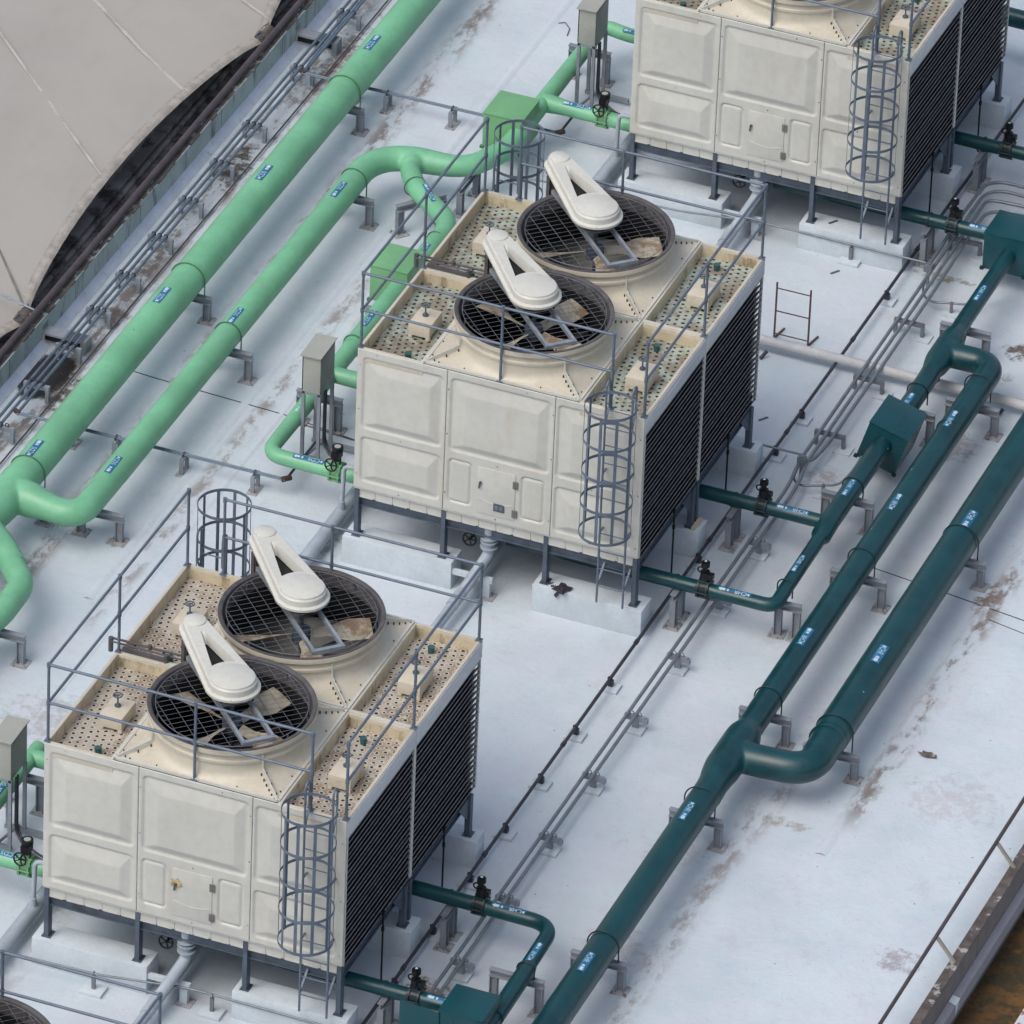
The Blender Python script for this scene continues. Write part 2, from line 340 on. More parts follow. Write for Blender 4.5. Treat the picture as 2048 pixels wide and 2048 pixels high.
# ------------------------------------------------------------ the setting
SH = 10.87
g = MB(); g.add([(-600, -600, -14), (600, -600, -14), (600, 900, -14), (-600, 900, -14)], [(0, 1, 2, 3)])
struct(g.build('ground', M['pavement']))
f = MB()
f.box(-6.42, 11.30, -26, 40, -.35, 0.0); fl = f.build('roof_deck', M['floor']); struct(fl)
# low ridges of the insulation boards under the coating
for nm, x0, hw, y0, y1, hh in (('roof_ridge', -3.05, .11, -2.5, 30, .025), ('roof_ridge', -4.25, .10, -8, 30, .02), ('roof_ridge', 7.72, .12, -14, 12, .02), ('roof_ridge', 8.75, .12, -4, 30, .03), ('roof_ridge', -2.45, .08, -12, 8, .018)):
    q = MB(); k = 10
    prof = [(x0 - hw + 2 * hw * i / k, hh * .5 * (1 - math.cos(2 * PI * i / k)) - .004) for i in range(k + 1)]
    vs = [(x, y, z) for y in (y0, y1) for x, z in prof]
    q.add(vs, [(i, i + 1, i + k + 2, i + k + 1) for i in range(k)]); struct(q.build(nm, M['floor'], smooth=True))
def joint(pts, w=.012):
    q = MB()
    for a, b in zip(pts, pts[1:]): q.bar((*a, .004), (*b, .004), w, .008)
    return struct(q.build('roof_joint', M['dconduit']))
joint([(-5.3, 3.35), (-4.6, 3.28), (-2.4, 3.17), (-1.0, 2.95), (0, 2.8)], .014)
joint([(6.6, 3.1), (8.0, 2.9), (11.3, 2.4)]); joint([(8.9, 2.5), (11.2, 2.0)], .008)

# parapet on the left: pale wall, weathered top, fillet, brown handrail
par = thing('parapet_wall', 'low stained pale grey parapet beside the tent membrane, brown weathered top', 'wall', (-6.45, 4, 0))
gaps = [(3.40, 3.62), (13.02, 13.24)]
q = MB(); cuts = [-26, 3.40, 3.62, 13.02, 13.24, 40]
for i in range(0, 6, 2): q.box(-6.56, -6.425, cuts[i], cuts[i + 1], -.6, .45)
for a, b_ in gaps: q.box(-6.56, -6.425, a, b_, .33, .45)
part(q, 'wall_panel', M['parapet'], par)
q = MB(); y = -26
while y < 40:
    L = random.uniform(.12, .4); w = random.uniform(-.02, .02); q.box(-6.60, -6.432 + w, y, y + L, .44, .462 + random.uniform(0, .012)); y += L
part(q, 'weathered_coping', M['ledge'], par)
q = MB()
for i in range(0, 6, 2):
    a, b_ = cuts[i], cuts[i + 1]; q.add([(-6.428, a, .11), (-6.29, a, .004), (-6.428, a, -.02), (-6.428, b_, .11), (-6.29, b_, .004), (-6.428, b_, -.02)], [(0, 1, 4, 3), (0, 2, 1), (3, 4, 5), (1, 2, 5, 4), (0, 3, 5, 2)])
part(q, 'fillet_strip', M['fillet'], par)
q = MB(); y = -25.5
while y < 39: q.box(-6.424, -6.4225, y, y + .012, .1, .44); y += random.choice([2.4, 3.1, 1.3])
part(q, 'panel_joint', M['dconduit'], par)
hr = thing('handrail', 'thick brown tube rail running along the parapet beside the membrane', 'handrail', (-6.52, 4, .5))
q = MB(); q.tube([(-6.525, -26, .55), (-6.525, 40, .55)], .052, 16); part(q, 'rail_tube', M['brown'], hr, smooth=True)
q = MB()
for k in range(-14, 22): q.box(-6.545, -6.50, k * 1.9, k * 1.9 + .06, .45, .51)
part(q, 'rail_stub', M['wpipe'], hr)

# drainage trench beyond the parapet
struct(MB().box(-9.5, -6.56, -26, 40, -1.0, -.50).build('trench_floor', M['trench']))
tr = MB(); tr.box(-7.74, -7.60, -26, 40, -.55, -.10); tr.box(-7.60, -7.42, -26, 40, -.55, -.34); tr.tube([(-7.36, -26, -.42), (-7.36, 40, -.42)], .045, 10)
for k in range(-30, 50): tr.cyl((-7.61, k * .8, -.20), (-7.57, k * .8, -.20), .028, 10)
tag(tr.build('trench_kerb', M['trench']), 'dark stepped concrete kerb with bolts under the membrane edge', 'kerb')

# tent membrane with scalloped cable edge
A0 = [-14.5, -5.45, 3.5, 12.6, 21.7, 30.8]
def edge(y):
    for a, b_ in zip(A0, A0[1:]):
        if a <= y <= b_:
            s = (y - a) / (b_ - a); return -6.72 - .50 * (math.sin(PI * s) ** .62)
    return -6.75
def tz(x, y): return .30 + .3 * (-7.0 - x) if x < -6.6 else .2
te = thing('tent_membrane', 'large beige stretched fabric roof with scalloped edge beyond the parapet', 'tent', (-9, 8, .5))
q = MB(); ys = [-14.5 + .15 * i for i in range(303)]; us = [0, .12, .3, .6, 1, 1.6, 2.5, 4, 6, 9, 14]
vs = []
for y in ys:
    for u in us: x = edge(y) - u; vs.append((x, y, tz(x, y) + .03 * math.sin(y * 1.3 + u * 2) * min(u, 1)))
k = len(us)
q.add(vs, [(i * k + j, i * k + j + 1, (i + 1) * k + j + 1, (i + 1) * k + j) for i in range(len(ys) - 1) for j in range(k - 1)])
mo = part(q, 'membrane', M['tent'], te, smooth=True)
sm = mo.modifiers.new('thick', 'SOLIDIFY'); sm.thickness = .02; sm.offset = 0
q = MB(); vs = []
for y in ys:
    for u in (-.02, .02, .06, .10, .14): 
        x = edge(y) - u; vs.append((x, y, tz(min(x, -6.6), y) + (.04 if u in (.02, .06) else .022) + random.uniform(0, .012)))
q.add(vs, [(i * 5 + j, i * 5 + j + 1, (i + 1) * 5 + j + 1, (i + 1) * 5 + j) for i in range(len(ys) - 1) for j in range(4)])
part(q, 'edge_hem', M['hem'], te, smooth=True)
def seam(pts, w, mat):
    q = MB()
    for a, b_ in zip(pts, pts[1:]):
        a, b_ = Vector((*a, tz(*a) + .03)), Vector((*b_, tz(*b_) + .03)); q.bar(a, b_, w, .012, (0.29, 0, 1))
    part(q, 'membrane_seam', mat, te)
seam([(-6.82, 3.72), (-7.73, 4.73), (-10.5, 7.6)], .035, M['seam_dark'])
seam([(-7.32, 7.56), (-8.84, 8.72), (-9.94, 9.57), (-13, 11.9)], .04, M['seam'])
seam([(-7.22, 10.45), (-8.11, 10.86), (-9.14, 11.44), (-12, 13)], .055, M['seam'])
seam([(-6.91, 13.14), (-7.4, 13.25), (-10, 14.4)], .05, M['seam'])
for y0, lab in ((3.5, 'rusty cable anchor clamp with silver rod at lower membrane corner'), (12.6, 'white toothed cable anchor clamp at upper membrane corner')):
    t_ = thing('cable_anchor', lab, 'anchor', (-6.75, y0, .4), 'membrane corner anchors')
    q = MB(); q.cyl((-6.75, y0 - .12, .36), (-6.75, y0 + .12, .36), .12, 12); q.bar((-6.9, y0, .33), (-6.55, y0 + .02, .40), .2, .05); part(q, 'clamp', M['ledge'], t_, bevel=.01)
    q = MB()
    for i in range(6): q.bar((-6.81, y0 - .26 + i * .07, .42), (-6.70, y0 - .24 + i * .07, .44), .014, .02)
    q.bar((-6.82, y0 - .28, .45), (-6.79, y0 + .2, .45), .018, .02)
    part(q, 'comb_plate', M['wire'], t_)
    if y0 < 5:
        q = MB(); q.tube([(-6.62, y0 + .02, .50), (-7.2, y0 - .02, .66), (-9.5, y0 - .1, 1.35)], .014, 8)
        for s in (.15, .3, .55): q.cyl((-6.62 - s * 1.2, y0, .5 + s * .33), (-6.70 - s * 1.2, y0, .52 + s * .33), .025, 8)
        part(q, 'tie_rod', M['alu'], t_, smooth=True)

# right edge: kerb, outer gutter, brown mossy roof below, handrail
rk = thing('roof_kerb', 'dirty brown stained kerb on the right edge of the white roof', 'kerb', (11.3, -5, 0))
part(MB().box(11.30, 11.43, -26, 40, -1.2, .105), 'kerb_body', M['kerb_face'], rk)
q = MB(); y = -26
while y < 40:
    L = random.uniform(.3, .9); w = random.uniform(-.003, .003); q.box(11.285 + w, 11.43 + w, y, y + L - .002, .1, .114 + random.uniform(0, .004)); y += L
part(q, 'stained_top', M['ledge'], rk)
q = MB(); y = -25.4
while y < 39: q.box(11.43, 11.433, y, y + .01, -.3, .1); y += 2.55
part(q, 'panel_joint', M['dconduit'], rk)
gt = thing('eaves_gutter', 'long grey purple metal gutter below the right kerb', 'gutter', (11.6, -5, -.5))
q = MB(); q.add([(11.434, -26, -.27), (11.54, -26, -.31), (11.56, -26, -.46), (11.434, -26, -.50), (11.434, 40, -.27), (11.54, 40, -.31), (11.56, 40, -.46), (11.434, 40, -.50)], [(0, 1, 5, 4), (1, 2, 6, 5), (2, 3, 7, 6), (0, 3, 2, 1), (4, 5, 6, 7), (3, 0, 4, 7)])
part(q, 'gutter_body', M['gutter'], gt)
part(MB().add([(11.545, -6.15, -.30), (11.44, -6.15, -.262), (11.44, -5.98, -.262), (11.545, -5.96, -.30), (11.565, -6.2, -.46)], [(0, 1, 2, 3), (0, 3, 4)]), 'white_patch', M['white'], gt)
struct(MB().box(11.43, 16, -26, 40, -1.2, -.85).build('lower_roof', M['mud']))
lr = MB().box(12.22, 14.2, -26, 40, -.85, -.78); tag(lr.build('white_slab', M['white_crack'], bevel=.02), 'peeling white painted slab edge in the bottom right corner', 'slab')
h2 = thing('edge_handrail', 'thin brown handrail on olive brackets along the right kerb', 'handrail', (11.1, -5, .4))
q = MB(); q.tube([(11.07, -26, .45), (11.055, 40, .45)], .028, 12); part(q, 'rail_tube', M['brown'], h2, smooth=True)
for k in range(-9, 14):
    y = -5.75 + 2.45 * k; q = MB(); q.bar((11.36, y, .10), (11.09, y, .44), .05, .035); part(q, 'bracket', M['olive'], h2)

# ------------------------------------------------------------ pipe parts
_text = {}
def text_mesh(word):
    if word not in _text:
        cu = bpy.data.curves.new('t', 'FONT'); cu.body = word; cu.size = 1; cu.align_x = 'LEFT'
        o = bpy.data.objects.new('t', cu); COL.objects.link(o); bpy.context.view_layer.update()
        me = bpy.data.meshes.new_from_object(o.evaluated_get(bpy.context.evaluated_depsgraph_get()))
        bm = bmesh.new(); bm.from_mesh(me); bmesh.ops.triangulate(bm, faces=bm.faces)
        bmesh.ops.subdivide_edges(bm, edges=[e for e in bm.edges if e.calc_length() > .15], cuts=3, use_grid_fill=True)
        bmesh.ops.triangulate(bm, faces=bm.faces)
        _text[word] = ([v.co.copy() for v in bm.verts], [tuple(v.index for v in f.verts) for f in bm.faces])
        bm.free(); COL.objects.unlink(o); bpy.data.objects.remove(o)
    return _text[word]
def sticker(root, axis, c, r, ang, word, fwd=True, L=.46, Wd=.12):
    """blue marker wrapped on a pipe: white square, word, white square, white arrow; fwd: reads along the axis"""
    s = 1 if fwd else -1; a0 = math.radians(ang)
    if axis == 'Y':
        F = lambda u, w, o: (c[0] + (r + o) * math.cos(a0 + s * w / r), c[1] + s * u, c[2] + (r + o) * math.sin(a0 + s * w / r))
    elif axis == 'X':        # reads along +x when fwd
        F = lambda u, w, o: (c[0] + s * u, c[1] + (r + o) * math.cos(a0 - s * w / r), c[2] + (r + o) * math.sin(a0 - s * w / r))
    else:                    # axis is a direction in plan
        dx, dy = axis; F = lambda u, w, o: (c[0] + s * u * dx - (r + o) * dy * math.cos(a0 + s * w / r), c[1] + s * u * dy + (r + o) * dx * math.cos(a0 + s * w / r), c[2] + (r + o) * math.sin(a0 + s * w / r))
    def patch(u0, u1, w0, w1, o, n=6):
        vs = [F(u, w0 + (w1 - w0) * i / n, o) for u in (u0, u1) for i in range(n + 1)]
        return vs, [(i, i + 1, n + 2 + i, n + 1 + i) for i in range(n)]
    q = MB(); q.add(*patch(-L / 2, L / 2, -Wd / 2, Wd / 2, .004)); nf_ = len(q.f)
    e = .008; sq = Wd * .2
    q.add(*patch(-L / 2 + .02, -L / 2 + .02 + sq * 1.6, -sq, sq, e, 3)); q.add(*patch(L * .17, L * .17 + sq * 1.6, -sq, sq, e, 3))
    q.add(*patch(L * .28, L * .40, -sq * 1.1, sq * 1.1, e, 3))
    n = 6; vs = []; 
    for i in range(n + 1): vs.append(F(L * .40, -sq * 1.9 + sq * 3.8 * i / n, e))
    vs.append(F(L / 2 - .01, 0, e + .001)); q.add(vs, [(i, i + 1, n + 1) for i in range(n)])
    vt, ft = text_mesh(word); xs = [v.x for v in vt]; x0, x1 = min(xs), max(xs); h = max(v.y for v in vt)
    th = Wd * .66; tw = L * .38; u0 = -L / 2 + .035 + sq * 1.6
    q.add([F(u0 + (v.x - x0) / (x1 - x0) * tw, (v.y / h - .5) * th, e) for v in vt], ft)
    st = part(q, 'label_sticker', M['label'], root); st.data.materials.append(M['text'])
    for i_, p_ in enumerate(st.data.polygons): p_.material_index = 0 if i_ < nf_ else 1
def band(root, axis, c, r, mat, top):
    """round-bar U-bolt over the pipe, its legs going down to the beam"""
    q = MB(); n = 24
    pts = []
    for i in range(n + 1):
        a = PI * i / n; k = r + .012
        p = (c[0] + k * math.cos(a), c[1], c[2] + k * math.sin(a)) if axis == 'Y' else (c[0], c[1] + k * math.cos(a), c[2] + k * math.sin(a))
        pts.append(p)
    pts = [(pts[0][0], pts[0][1], top - .03)] + pts + [(pts[-1][0], pts[-1][1], top - .03)]
    q.tube(pts, .011, 6); part(q, 'u_bolt', mat, root, smooth=True)
def jacket(root, axis, c, r, mat, w=.06):
    q = MB(); a, b_ = ((c[0], c[1] - w / 2, c[2]), (c[0], c[1] + w / 2, c[2])) if axis == 'Y' else ((c[0] - w / 2, c[1], c[2]), (c[0] + w / 2, c[1], c[2]))
    q.cyl(a, b_, r + .006, 32); part(q, 'jacket_seam', mat, root, smooth=True)
def valve(root, c, r, mat, kind):
    x, y, z = c
    v = MB()
    for dx in (-.07, .07): v.cyl((x + dx - .015, y, z), (x + dx + .015, y, z), r + .045, 24)
    v.cyl((x - .06, y, z), (x + .06, y, z), r + .02, 24)
    for i in range(10):
        a = 2 * PI * i / 10; v.cyl((x - .10, y + (r + .035) * math.cos(a), z + (r + .035) * math.sin(a)), (x + .10, y + (r + .035) * math.cos(a), z + (r + .035) * math.sin(a)), .013, 6)
    v.box(x - .045, x + .045, y - .045, y + .045, z + r, z + r + .1)
    vo = part(v, 'valve', mat, root, smooth=True, angle=.5)
    g = MB(); t0 = z + r + .09
    if kind == 'teal':
        g.cyl((x, y, t0), (x, y, t0 + .10), .07, 16); g.box(x - .02, x + .13, y - .05, y + .04, t0, t0 + .08); g.cyl((x, y, t0 + .1), (x, y, t0 + .2), .035, 12)
        g.ring((x - .055, y - .04, t0 + .14), .045, .012, (0, 1, 0), 16, 6); g.cyl((x, y, t0 + .19), (x, y, t0 + .255), .064, 18); g.cyl((x, y, t0 + .255), (x, y, t0 + .275), .04, 14)
    else:
        g.cyl((x, y, t0), (x, y, t0 + .10), .06, 14); g.box(x - .06, x + .06, y - .10, y + .06, t0 + .05, t0 + .16)
        g.cyl((x, y, t0 + .16), (x, y, t0 + .23), .085, 18)
        g.cyl((x - .02, y - .1, t0 + .04), (x - .02, y - .2, t0 + .02), .015, 8)
    go = g.build('gear_box', M['black'], vo, smooth=True, angle=.5)
    w = MB()
    if kind == 'teal': w.cyl((x, y, t0 + .2755), (x, y, t0 + .279), .02, 10); w.build('indicator', M['text'], vo)
    else:
        cx, cy, cz = x - .02, y - .2, t0 + .02; w.ring((cx, cy, cz), .095, .012, (0.1, 1, -.15), 24, 8)
        for i in range(5):
            a = 2 * PI * i / 5; w.bar((cx, cy, cz), (cx + .09 * math.cos(a), cy, cz + .09 * math.sin(a)), .014, .014, (0, 1, 0))
        w.build('hand_wheel', M['black'], vo, smooth=True)
        u = MB(); u.cyl((x, y, t0 + .2305), (x, y, t0 + .234), .05, 14); u.build('indicator', M['box'], vo)
def portal(p, q_, top, label, plates=(1, 1), w=.11, group='steel pipe support frames', mat='beam'):
    """goal-post frame of H sections from plan point p to q_; its feet on rusty plates"""
    (x0, y0), (x1, y1) = p, q_; c = ((x0 + x1) / 2, (y0 + y1) / 2, 0)
    t = thing('pipe_support', label, 'support', c, group); d = Vector((x1 - x0, y1 - y0, 0)).normalized(); n = Vector((-d.y, d.x, 0))
    def hbar(mb, a, b_, depth, up):
        a, b_ = Vector(a), Vector(b_); upv = Vector(up)
        mb.bar(a, b_, .012, depth - .02, up); ax = (b_ - a).normalized()
        for s in (-1, 1): mb.bar(a + upv * s * (depth / 2 - .006), b_ + upv * s * (depth / 2 - .006), .09, .012, up)
    P0, P1 = Vector((x0, y0, 0)), Vector((x1, y1, 0))
    m = MB(); hbar(m, P0 - d * .065 + Vector((0, 0, top - .055)), P1 + d * .065 + Vector((0, 0, top - .055)), .11, (0, 0, 1)); part(m, 'beam', M[mat], t)
    for P, on in ((P0, plates[0]), (P1, plates[1])):
        if not on: continue
        m = MB(); hbar(m, P, P + Vector((0, 0, top - .11)), .11, d); po = part(m, 'post', M[mat], t)
        m = MB(); e = .12
        a, b_ = P + d * e + n * e, P - d * e + n * e; c_, d_ = P - d * e - n * e, P + d * e - n * e
        m.prism([(v.x, v.y) for v in (a, b_, c_, d_)], .001, .014)
        for s1 in (-1, 1):
            for s2 in (-1, 1): m.cyl((P.x + d.x * s1 * .09 + n.x * s2 * .09, P.y + d.y * s1 * .09 + n.y * s2 * .09, .012), (P.x + d.x * s1 * .09 + n.x * s2 * .09, P.y + d.y * s1 * .09 + n.y * s2 * .09, .04), .012, 6)
        m.build('base_plate', M['plate'], po)
    return t
Z0 = .68
def weld(root, runs, mat):
    q = MB()
    for pts, r in runs: q.tube(pts, r, 32)
    o = part(q, 'welded_joint', mat, root); m = o.modifiers.new('r', 'REMESH'); m.mode = 'VOXEL'; m.voxel_size = .02
    sm_ = o.modifiers.new('s', 'SMOOTH'); sm_.factor = .5; sm_.iterations = 14
    bpy.context.view_layer.update(); me = bpy.data.meshes.new_from_object(o.evaluated_get(bpy.context.evaluated_depsgraph_get()))
    o.modifiers.clear(); o.data = me; me.shade_smooth()
    if not me.materials: me.materials.append(mat)
    return o
def cut(path, rs, keep):
    idx = [i for i, p in enumerate(path) if keep(p)]
    return [path[i] for i in idx], [rs[i] for i in idx]
# ------------------------------------------------------------ green pipes
ga = thing('supply_pipe', 'widest pale green pipe, running the length of the roof beside the parapet', 'pipe', (-4.78, 5, Z0))
q = MB(); q.tube([(-4.78, 40, Z0), (-4.78, -.75, Z0)], .262, 40)
part(q, 'pipe_body', M['green'], ga, smooth=True)
q = MB(); q.tube([(-4.85, -3.2, Z0), (-5.1, -14, Z0)], .26, 40)
TEE = [([(-4.78, -.70, Z0), (-4.78, -.85, Z0), (-4.78, -1.1, Z0), (-4.78, -1.7, Z0), (-4.78, -2.0, Z0), (-4.80, -2.6, Z0), (-4.87, -3.4, Z0)], [.262, .265, .285, .285, .265, .262, .26]), (fillet([(-4.8, -2.25, Z0), (-4.3, -2.7, Z0), (-3.95, -3.1, Z0)], .2, 6), .19)]
pts = fillet([(-4.78, -1.30, Z0), (-4.28, -1.45, Z0), (-3.9, -1.46, Z0), (-3.62, -1.2, Z0), (-3.61, -.3, Z0)], .5)
part(q, 'pipe_run', M['green'], ga, smooth=True)
for y in (5.03, 11.05, -.78, 17.0): band(ga, 'Y', (-4.78, y, Z0), .262, M['green_dark'], .42)
for y, fw in ((12.18, 0), (7.92, 0), (4.07, 0), (-.54, 0)): sticker(ga, 'Y', (-4.78, y, Z0), .262, 92, 'CDS', True)
gb = thing('branch_pipe', 'narrower pale green pipe looping between the widest green pipe and the green enclosures', 'pipe', (-3.62, 4, Z0))
q = MB()
path = fillet([(-4.95, -1.36, Z0), (-4.45, -1.44, Z0), (-3.63, -1.60, Z0), (-3.62, -.2, Z0), (-3.62, 9.58, Z0), (-2.2, 9.74, Z0), (-1.86, 10.5, Z0), (-1.84, 11.1, Z0)], [.4, .85, .3, .75, .35, .2], 12)
rs = []
for i, p_ in enumerate(path):
    rs.append(.20 + .065 * sst(-4.05, -4.5, p_.x) if p_.y < 5 else .20 - .03 * sst(-2.9, -2.3, p_.x))
q.tube(*cut(path, rs, lambda p: not (p.y < 3 and p.x < -3.75) and not (p.x > -3.45 and p.y > 8 and p.x < -2.5)) , 36) if False else None
a_, b_ = cut(path, rs, lambda p: p.y < .5); weld(ga, TEE + [(a_ + [Vector((-3.62, .3, Z0))] if a_[-1].y < 0 else a_, b_ + [.2] if a_[-1].y < 0 else b_)], M['green'])
q.tube([(-3.62, -.3, Z0), (-3.62, 9.0, Z0)], .2, 36)
TOPRUN = cut(path, rs, lambda p: p.y > 5); part(q, 'pipe_body', M['green'], gb, smooth=True)
q = MB(); path = fillet([(-3.03, 9.60, Z0), (-2.95, 9.28, Z0), (-2.64, 8.84, Z0), (-1.80, 8.15, Z0), (-1.82, 7.4, Z0), (-1.82, 4.3, Z0)], [.18, .2, .42, .1], 10)
bi = [i for i, p in enumerate(path) if p.y < 8.9][0]; q.tube(path[bi - 1:], .155, 32); part(q, 'tower_branch', M['green'], gb, smooth=True)
tr_ = ([Vector((-3.62, 8.8, Z0))] + [p for p in TOPRUN[0] if p.y > 8.8], [.2] + [r for p, r in zip(*TOPRUN) if p.y > 8.8])
weld(gb, [tr_, (path[:bi + 2], [.19, .185, .18] + [.16] * (bi - 1)) if bi > 1 else (path[:3], .155)], M['green'])
for y in (3.86, 8.68): band(gb, 'Y', (-3.62, y, Z0), .2, M['green_dark'], .48)
jacket(gb, 'Y', (-1.83, 7.62, Z0), .155, M['green_dark'], .02)
for y in (8.05, 4.1, -.36): sticker(gb, 'Y', (-3.62, y, Z0), .2, 88, 'CDS', False, Wd=.1)
sticker(gb, (.64, -.77), (-2.36, 8.62, Z0), .155, 88, 'CDS', False, L=.5, Wd=.09)
sticker(gb, 'Y', (-1.82, 7.05, Z0), .155, 88, 'CDS', False, L=.42, Wd=.09)
q = MB(); a = Vector((-2.72, 8.93, Z0))
ax = Vector((.62, -.78, 0)); q.ring(a, .167, .010, ax, 32, 6); part(q, 'u_bolt', M['green_dark'], gb, smooth=True)
# header of the middle tower
gm = thing('header_pipe', 'green header pipe with two branches into the middle cooling tower', 'pipe', (-1.82, 3, Z0), 'green tower headers')
q = MB(); path = fillet([(-1.82, 6.3, Z0), (-1.83, 1.13, Z0), (-.9, 1.13, Z0), (.3, 1.13, Z0)], [.3, .1], 12)
q.tube(path, [.155 if p.y > 3.4 else .115 for p in path], 32); q.cyl((-1.825, 3.52 + .25, Z0), (-1.825, 3.52 - .30, Z0), .155, 32, r2=.118)
q.cyl((-1.82, 3.52, Z0), (.3, 3.50, Z0), .125, 32); part(q, 'pipe_body', M['green'], gm, smooth=True)
valve(gm, (-.72, 1.13, Z0), .115, M['green2'], 'green'); band(gm, 'Y', (-1.82, 4.4, Z0), .155, M['green_dark'], .53)
sticker(gm, 'Y', (-1.82, 4.95, Z0), .155, 88, 'CDS', True, Wd=.09); sticker(gm, 'Y', (-1.83, 2.4, Z0), .115, 88, 'CDS', False, Wd=.08); sticker(gm, 'X', (-1.16, 1.13, Z0), .115, 104, 'CDS', False, L=.48, Wd=.085)
sticker(gm, 'X', (-.55, 3.5, Z0), .125, 104, 'CDS', False, L=.4, Wd=.085)
# header of the top tower
gt3 = thing('header_pipe', 'green header pipe joining the upper green enclosure to the topmost cooling tower', 'pipe', (-1.87, 12, Z0), 'green tower headers')
q = MB(); path = fillet([(-1.87, 10.95, Z0), (-1.89, 14.62, Z0), (-1.5, 14.53, Z0), (.3, 14.45, Z0)], [.28, .1], 12)
q.tube(path, [.15 if p.y < 12.4 else .115 for p in path], 32); q.tube([(-1.87, 12.07, Z0), (-1.6, 12.06, Z0), (-1.45, 12.05, Z0), (.3, 12.0, Z0)], [.16, .13, .118, .115], 32)
part(q, 'pipe_body', M['green'], gt3, smooth=True)
valve(gt3, (-.86, 12.04, Z0), .115, M['green2'], 'green')
sticker(gt3, 'Y', (-1.89, 13.2, Z0), .115, 88, 'CDS', False, Wd=.08); sticker(gt3, 'X', (-1.3, 12.05, Z0), .117, 104, 'CDS', False, L=.48, Wd=.085); sticker(gt3, 'X', (-1.3, 14.49, Z0), .115, 104, 'CDS', False, L=.4, Wd=.08)
# header of the lowest tower, mostly outside the picture on the left
gl = thing('header_pipe', 'green header pipe at the left picture edge feeding the lowest full cooling tower', 'pipe', (-2.2, -6, Z0), 'green tower headers')
q = MB(); path = fillet([(-4.85, -2.35, Z0), (-4.2, -2.84, Z0), (-3.63, -3.5, Z0), (-3.60, -4.45, Z0), (-3.9, -5.2, Z0), (-3.9, -6.0, Z0)], [.2, .2, .3, .2], 12); q.tube(path, [.21] + [.185] * (len(path) - 1), 36)
part(q, 'feed_elbow', M['green'], gl, smooth=True)
q = MB(); path = fillet([(-2.3, -7.37, Z0), (.3, -7.37, Z0)], .3, 4); q.cyl((-1.75, -7.36, Z0), (.3, -7.37, Z0), .125, 32)
q.tube(fillet([(-1.75, -7.1, Z0), (-1.75, -9.73, Z0), (.3, -9.73, Z0)], .25), .115, 32); part(q, 'pipe_body', M['green'], gl, smooth=True)
valve(gl, (-.74, -9.74, Z0), .115, M['green2'], 'green')
q = MB(); q.ring((-3.72, -4.86, Z0), .197, .010, (.35, .9, 0), 32, 6); part(q, 'u_bolt', M['green_dark'], gl, smooth=True)
sticker(gl, 'Y', (-1.75, -8.3, Z0), .115, 88, 'CDS', False, Wd=.08); sticker(gl, 'X', (-1.12, -9.73, Z0), .115, 104, 'CDS', False, L=.48, Wd=.085)

def enclosure(name, label, x0, x1, y0, y1, z0, z1, mat, roll=0, group=None):
    cx, cy = (x0 + x1) / 2, (y0 + y1) / 2; t = thing(name, label, 'cover box', (cx, cy, z0), group)
    hx, hy, hz = (x1 - x0) / 2, (y1 - y0) / 2, z1 - z0
    b_ = MB().box(-hx, hx, -hy, hy, 0, hz - .02).build('casing', M[mat], t, bevel=.006)
    l = MB().box(-hx - .008, hx + .008, -hy - .01, hy + .008, hz - .02, hz).build('lid', M[mat], t, bevel=.004)
    q = MB()
    for sx in (-1, 1): q.box(sx * hx - .03, sx * hx + .03, -hy - .03, -hy + .02, -.012, .03)
    q.build('clip', M['green_dark' if mat == 'green2' else 'teal_dark'], t)
    t.rotation_euler = (0, math.radians(roll), 0); return t
enclosure('valve_enclosure', 'upper green sheet metal box over the pipe left of the topmost tower', -2.41, -1.77, 10.90, 11.62, .38, 1.0, 'green2', group='green valve enclosures')
enclosure('valve_enclosure', 'lower green sheet metal box behind the railing of the middle tower', -2.28, -1.68, 6.10, 6.78, .38, 1.0, 'green2', group='green valve enclosures')
# green pipe supports
portal((-5.09, 5.05), (-4.47, 5.05), .42, 'frame under the widest green pipe, midway beside the conduits')
portal((-5.11, 11.06), (-4.50, 11.06), .42, 'frame under the widest green pipe nearest the top crossing conduit')
portal((-5.11, -.95), (-4.43, -.95), .42, 'frame under the widest green pipe where the loop joins it')
portal((-3.93, 3.80), (-3.26, 3.80), .48, 'frame under the narrower green pipe at its middle', w=.1)
portal((-3.94, 8.58), (-3.31, 8.58), .48, 'frame under the narrower green pipe below its upper bend')
portal((-3.84, -.97), (-3.24, -.96), .46, 'frame under the lower green bend, two posts showing')
portal((-3.9, -4.41), (-3.24, -4.41), .49, 'frame under the green elbow at the left picture edge')
portal((-2.81, 8.58), (-2.35, 9.15), .52, 'slanted frame under the diagonal green branch')
portal((-2.19, 10.16), (-2.19, 9.5), .50, 'frame under the green pipe behind the caged ladder')
portal((-2.17, 14.06), (-1.60, 14.06), .56, 'frame with rusty feet behind the upper electrical cabinet')
portal((-2.12, 3.1), (-1.52, 3.1), .56, 'frame behind the middle electrical cabinet')
portal((-2.05, -7.62), (-1.49, -7.62), .56, 'frame behind the lower electrical cabinet')
portal((-2.1, 5.7), (-1.5, 5.7), .52, 'frame hidden behind the lower green enclosure')

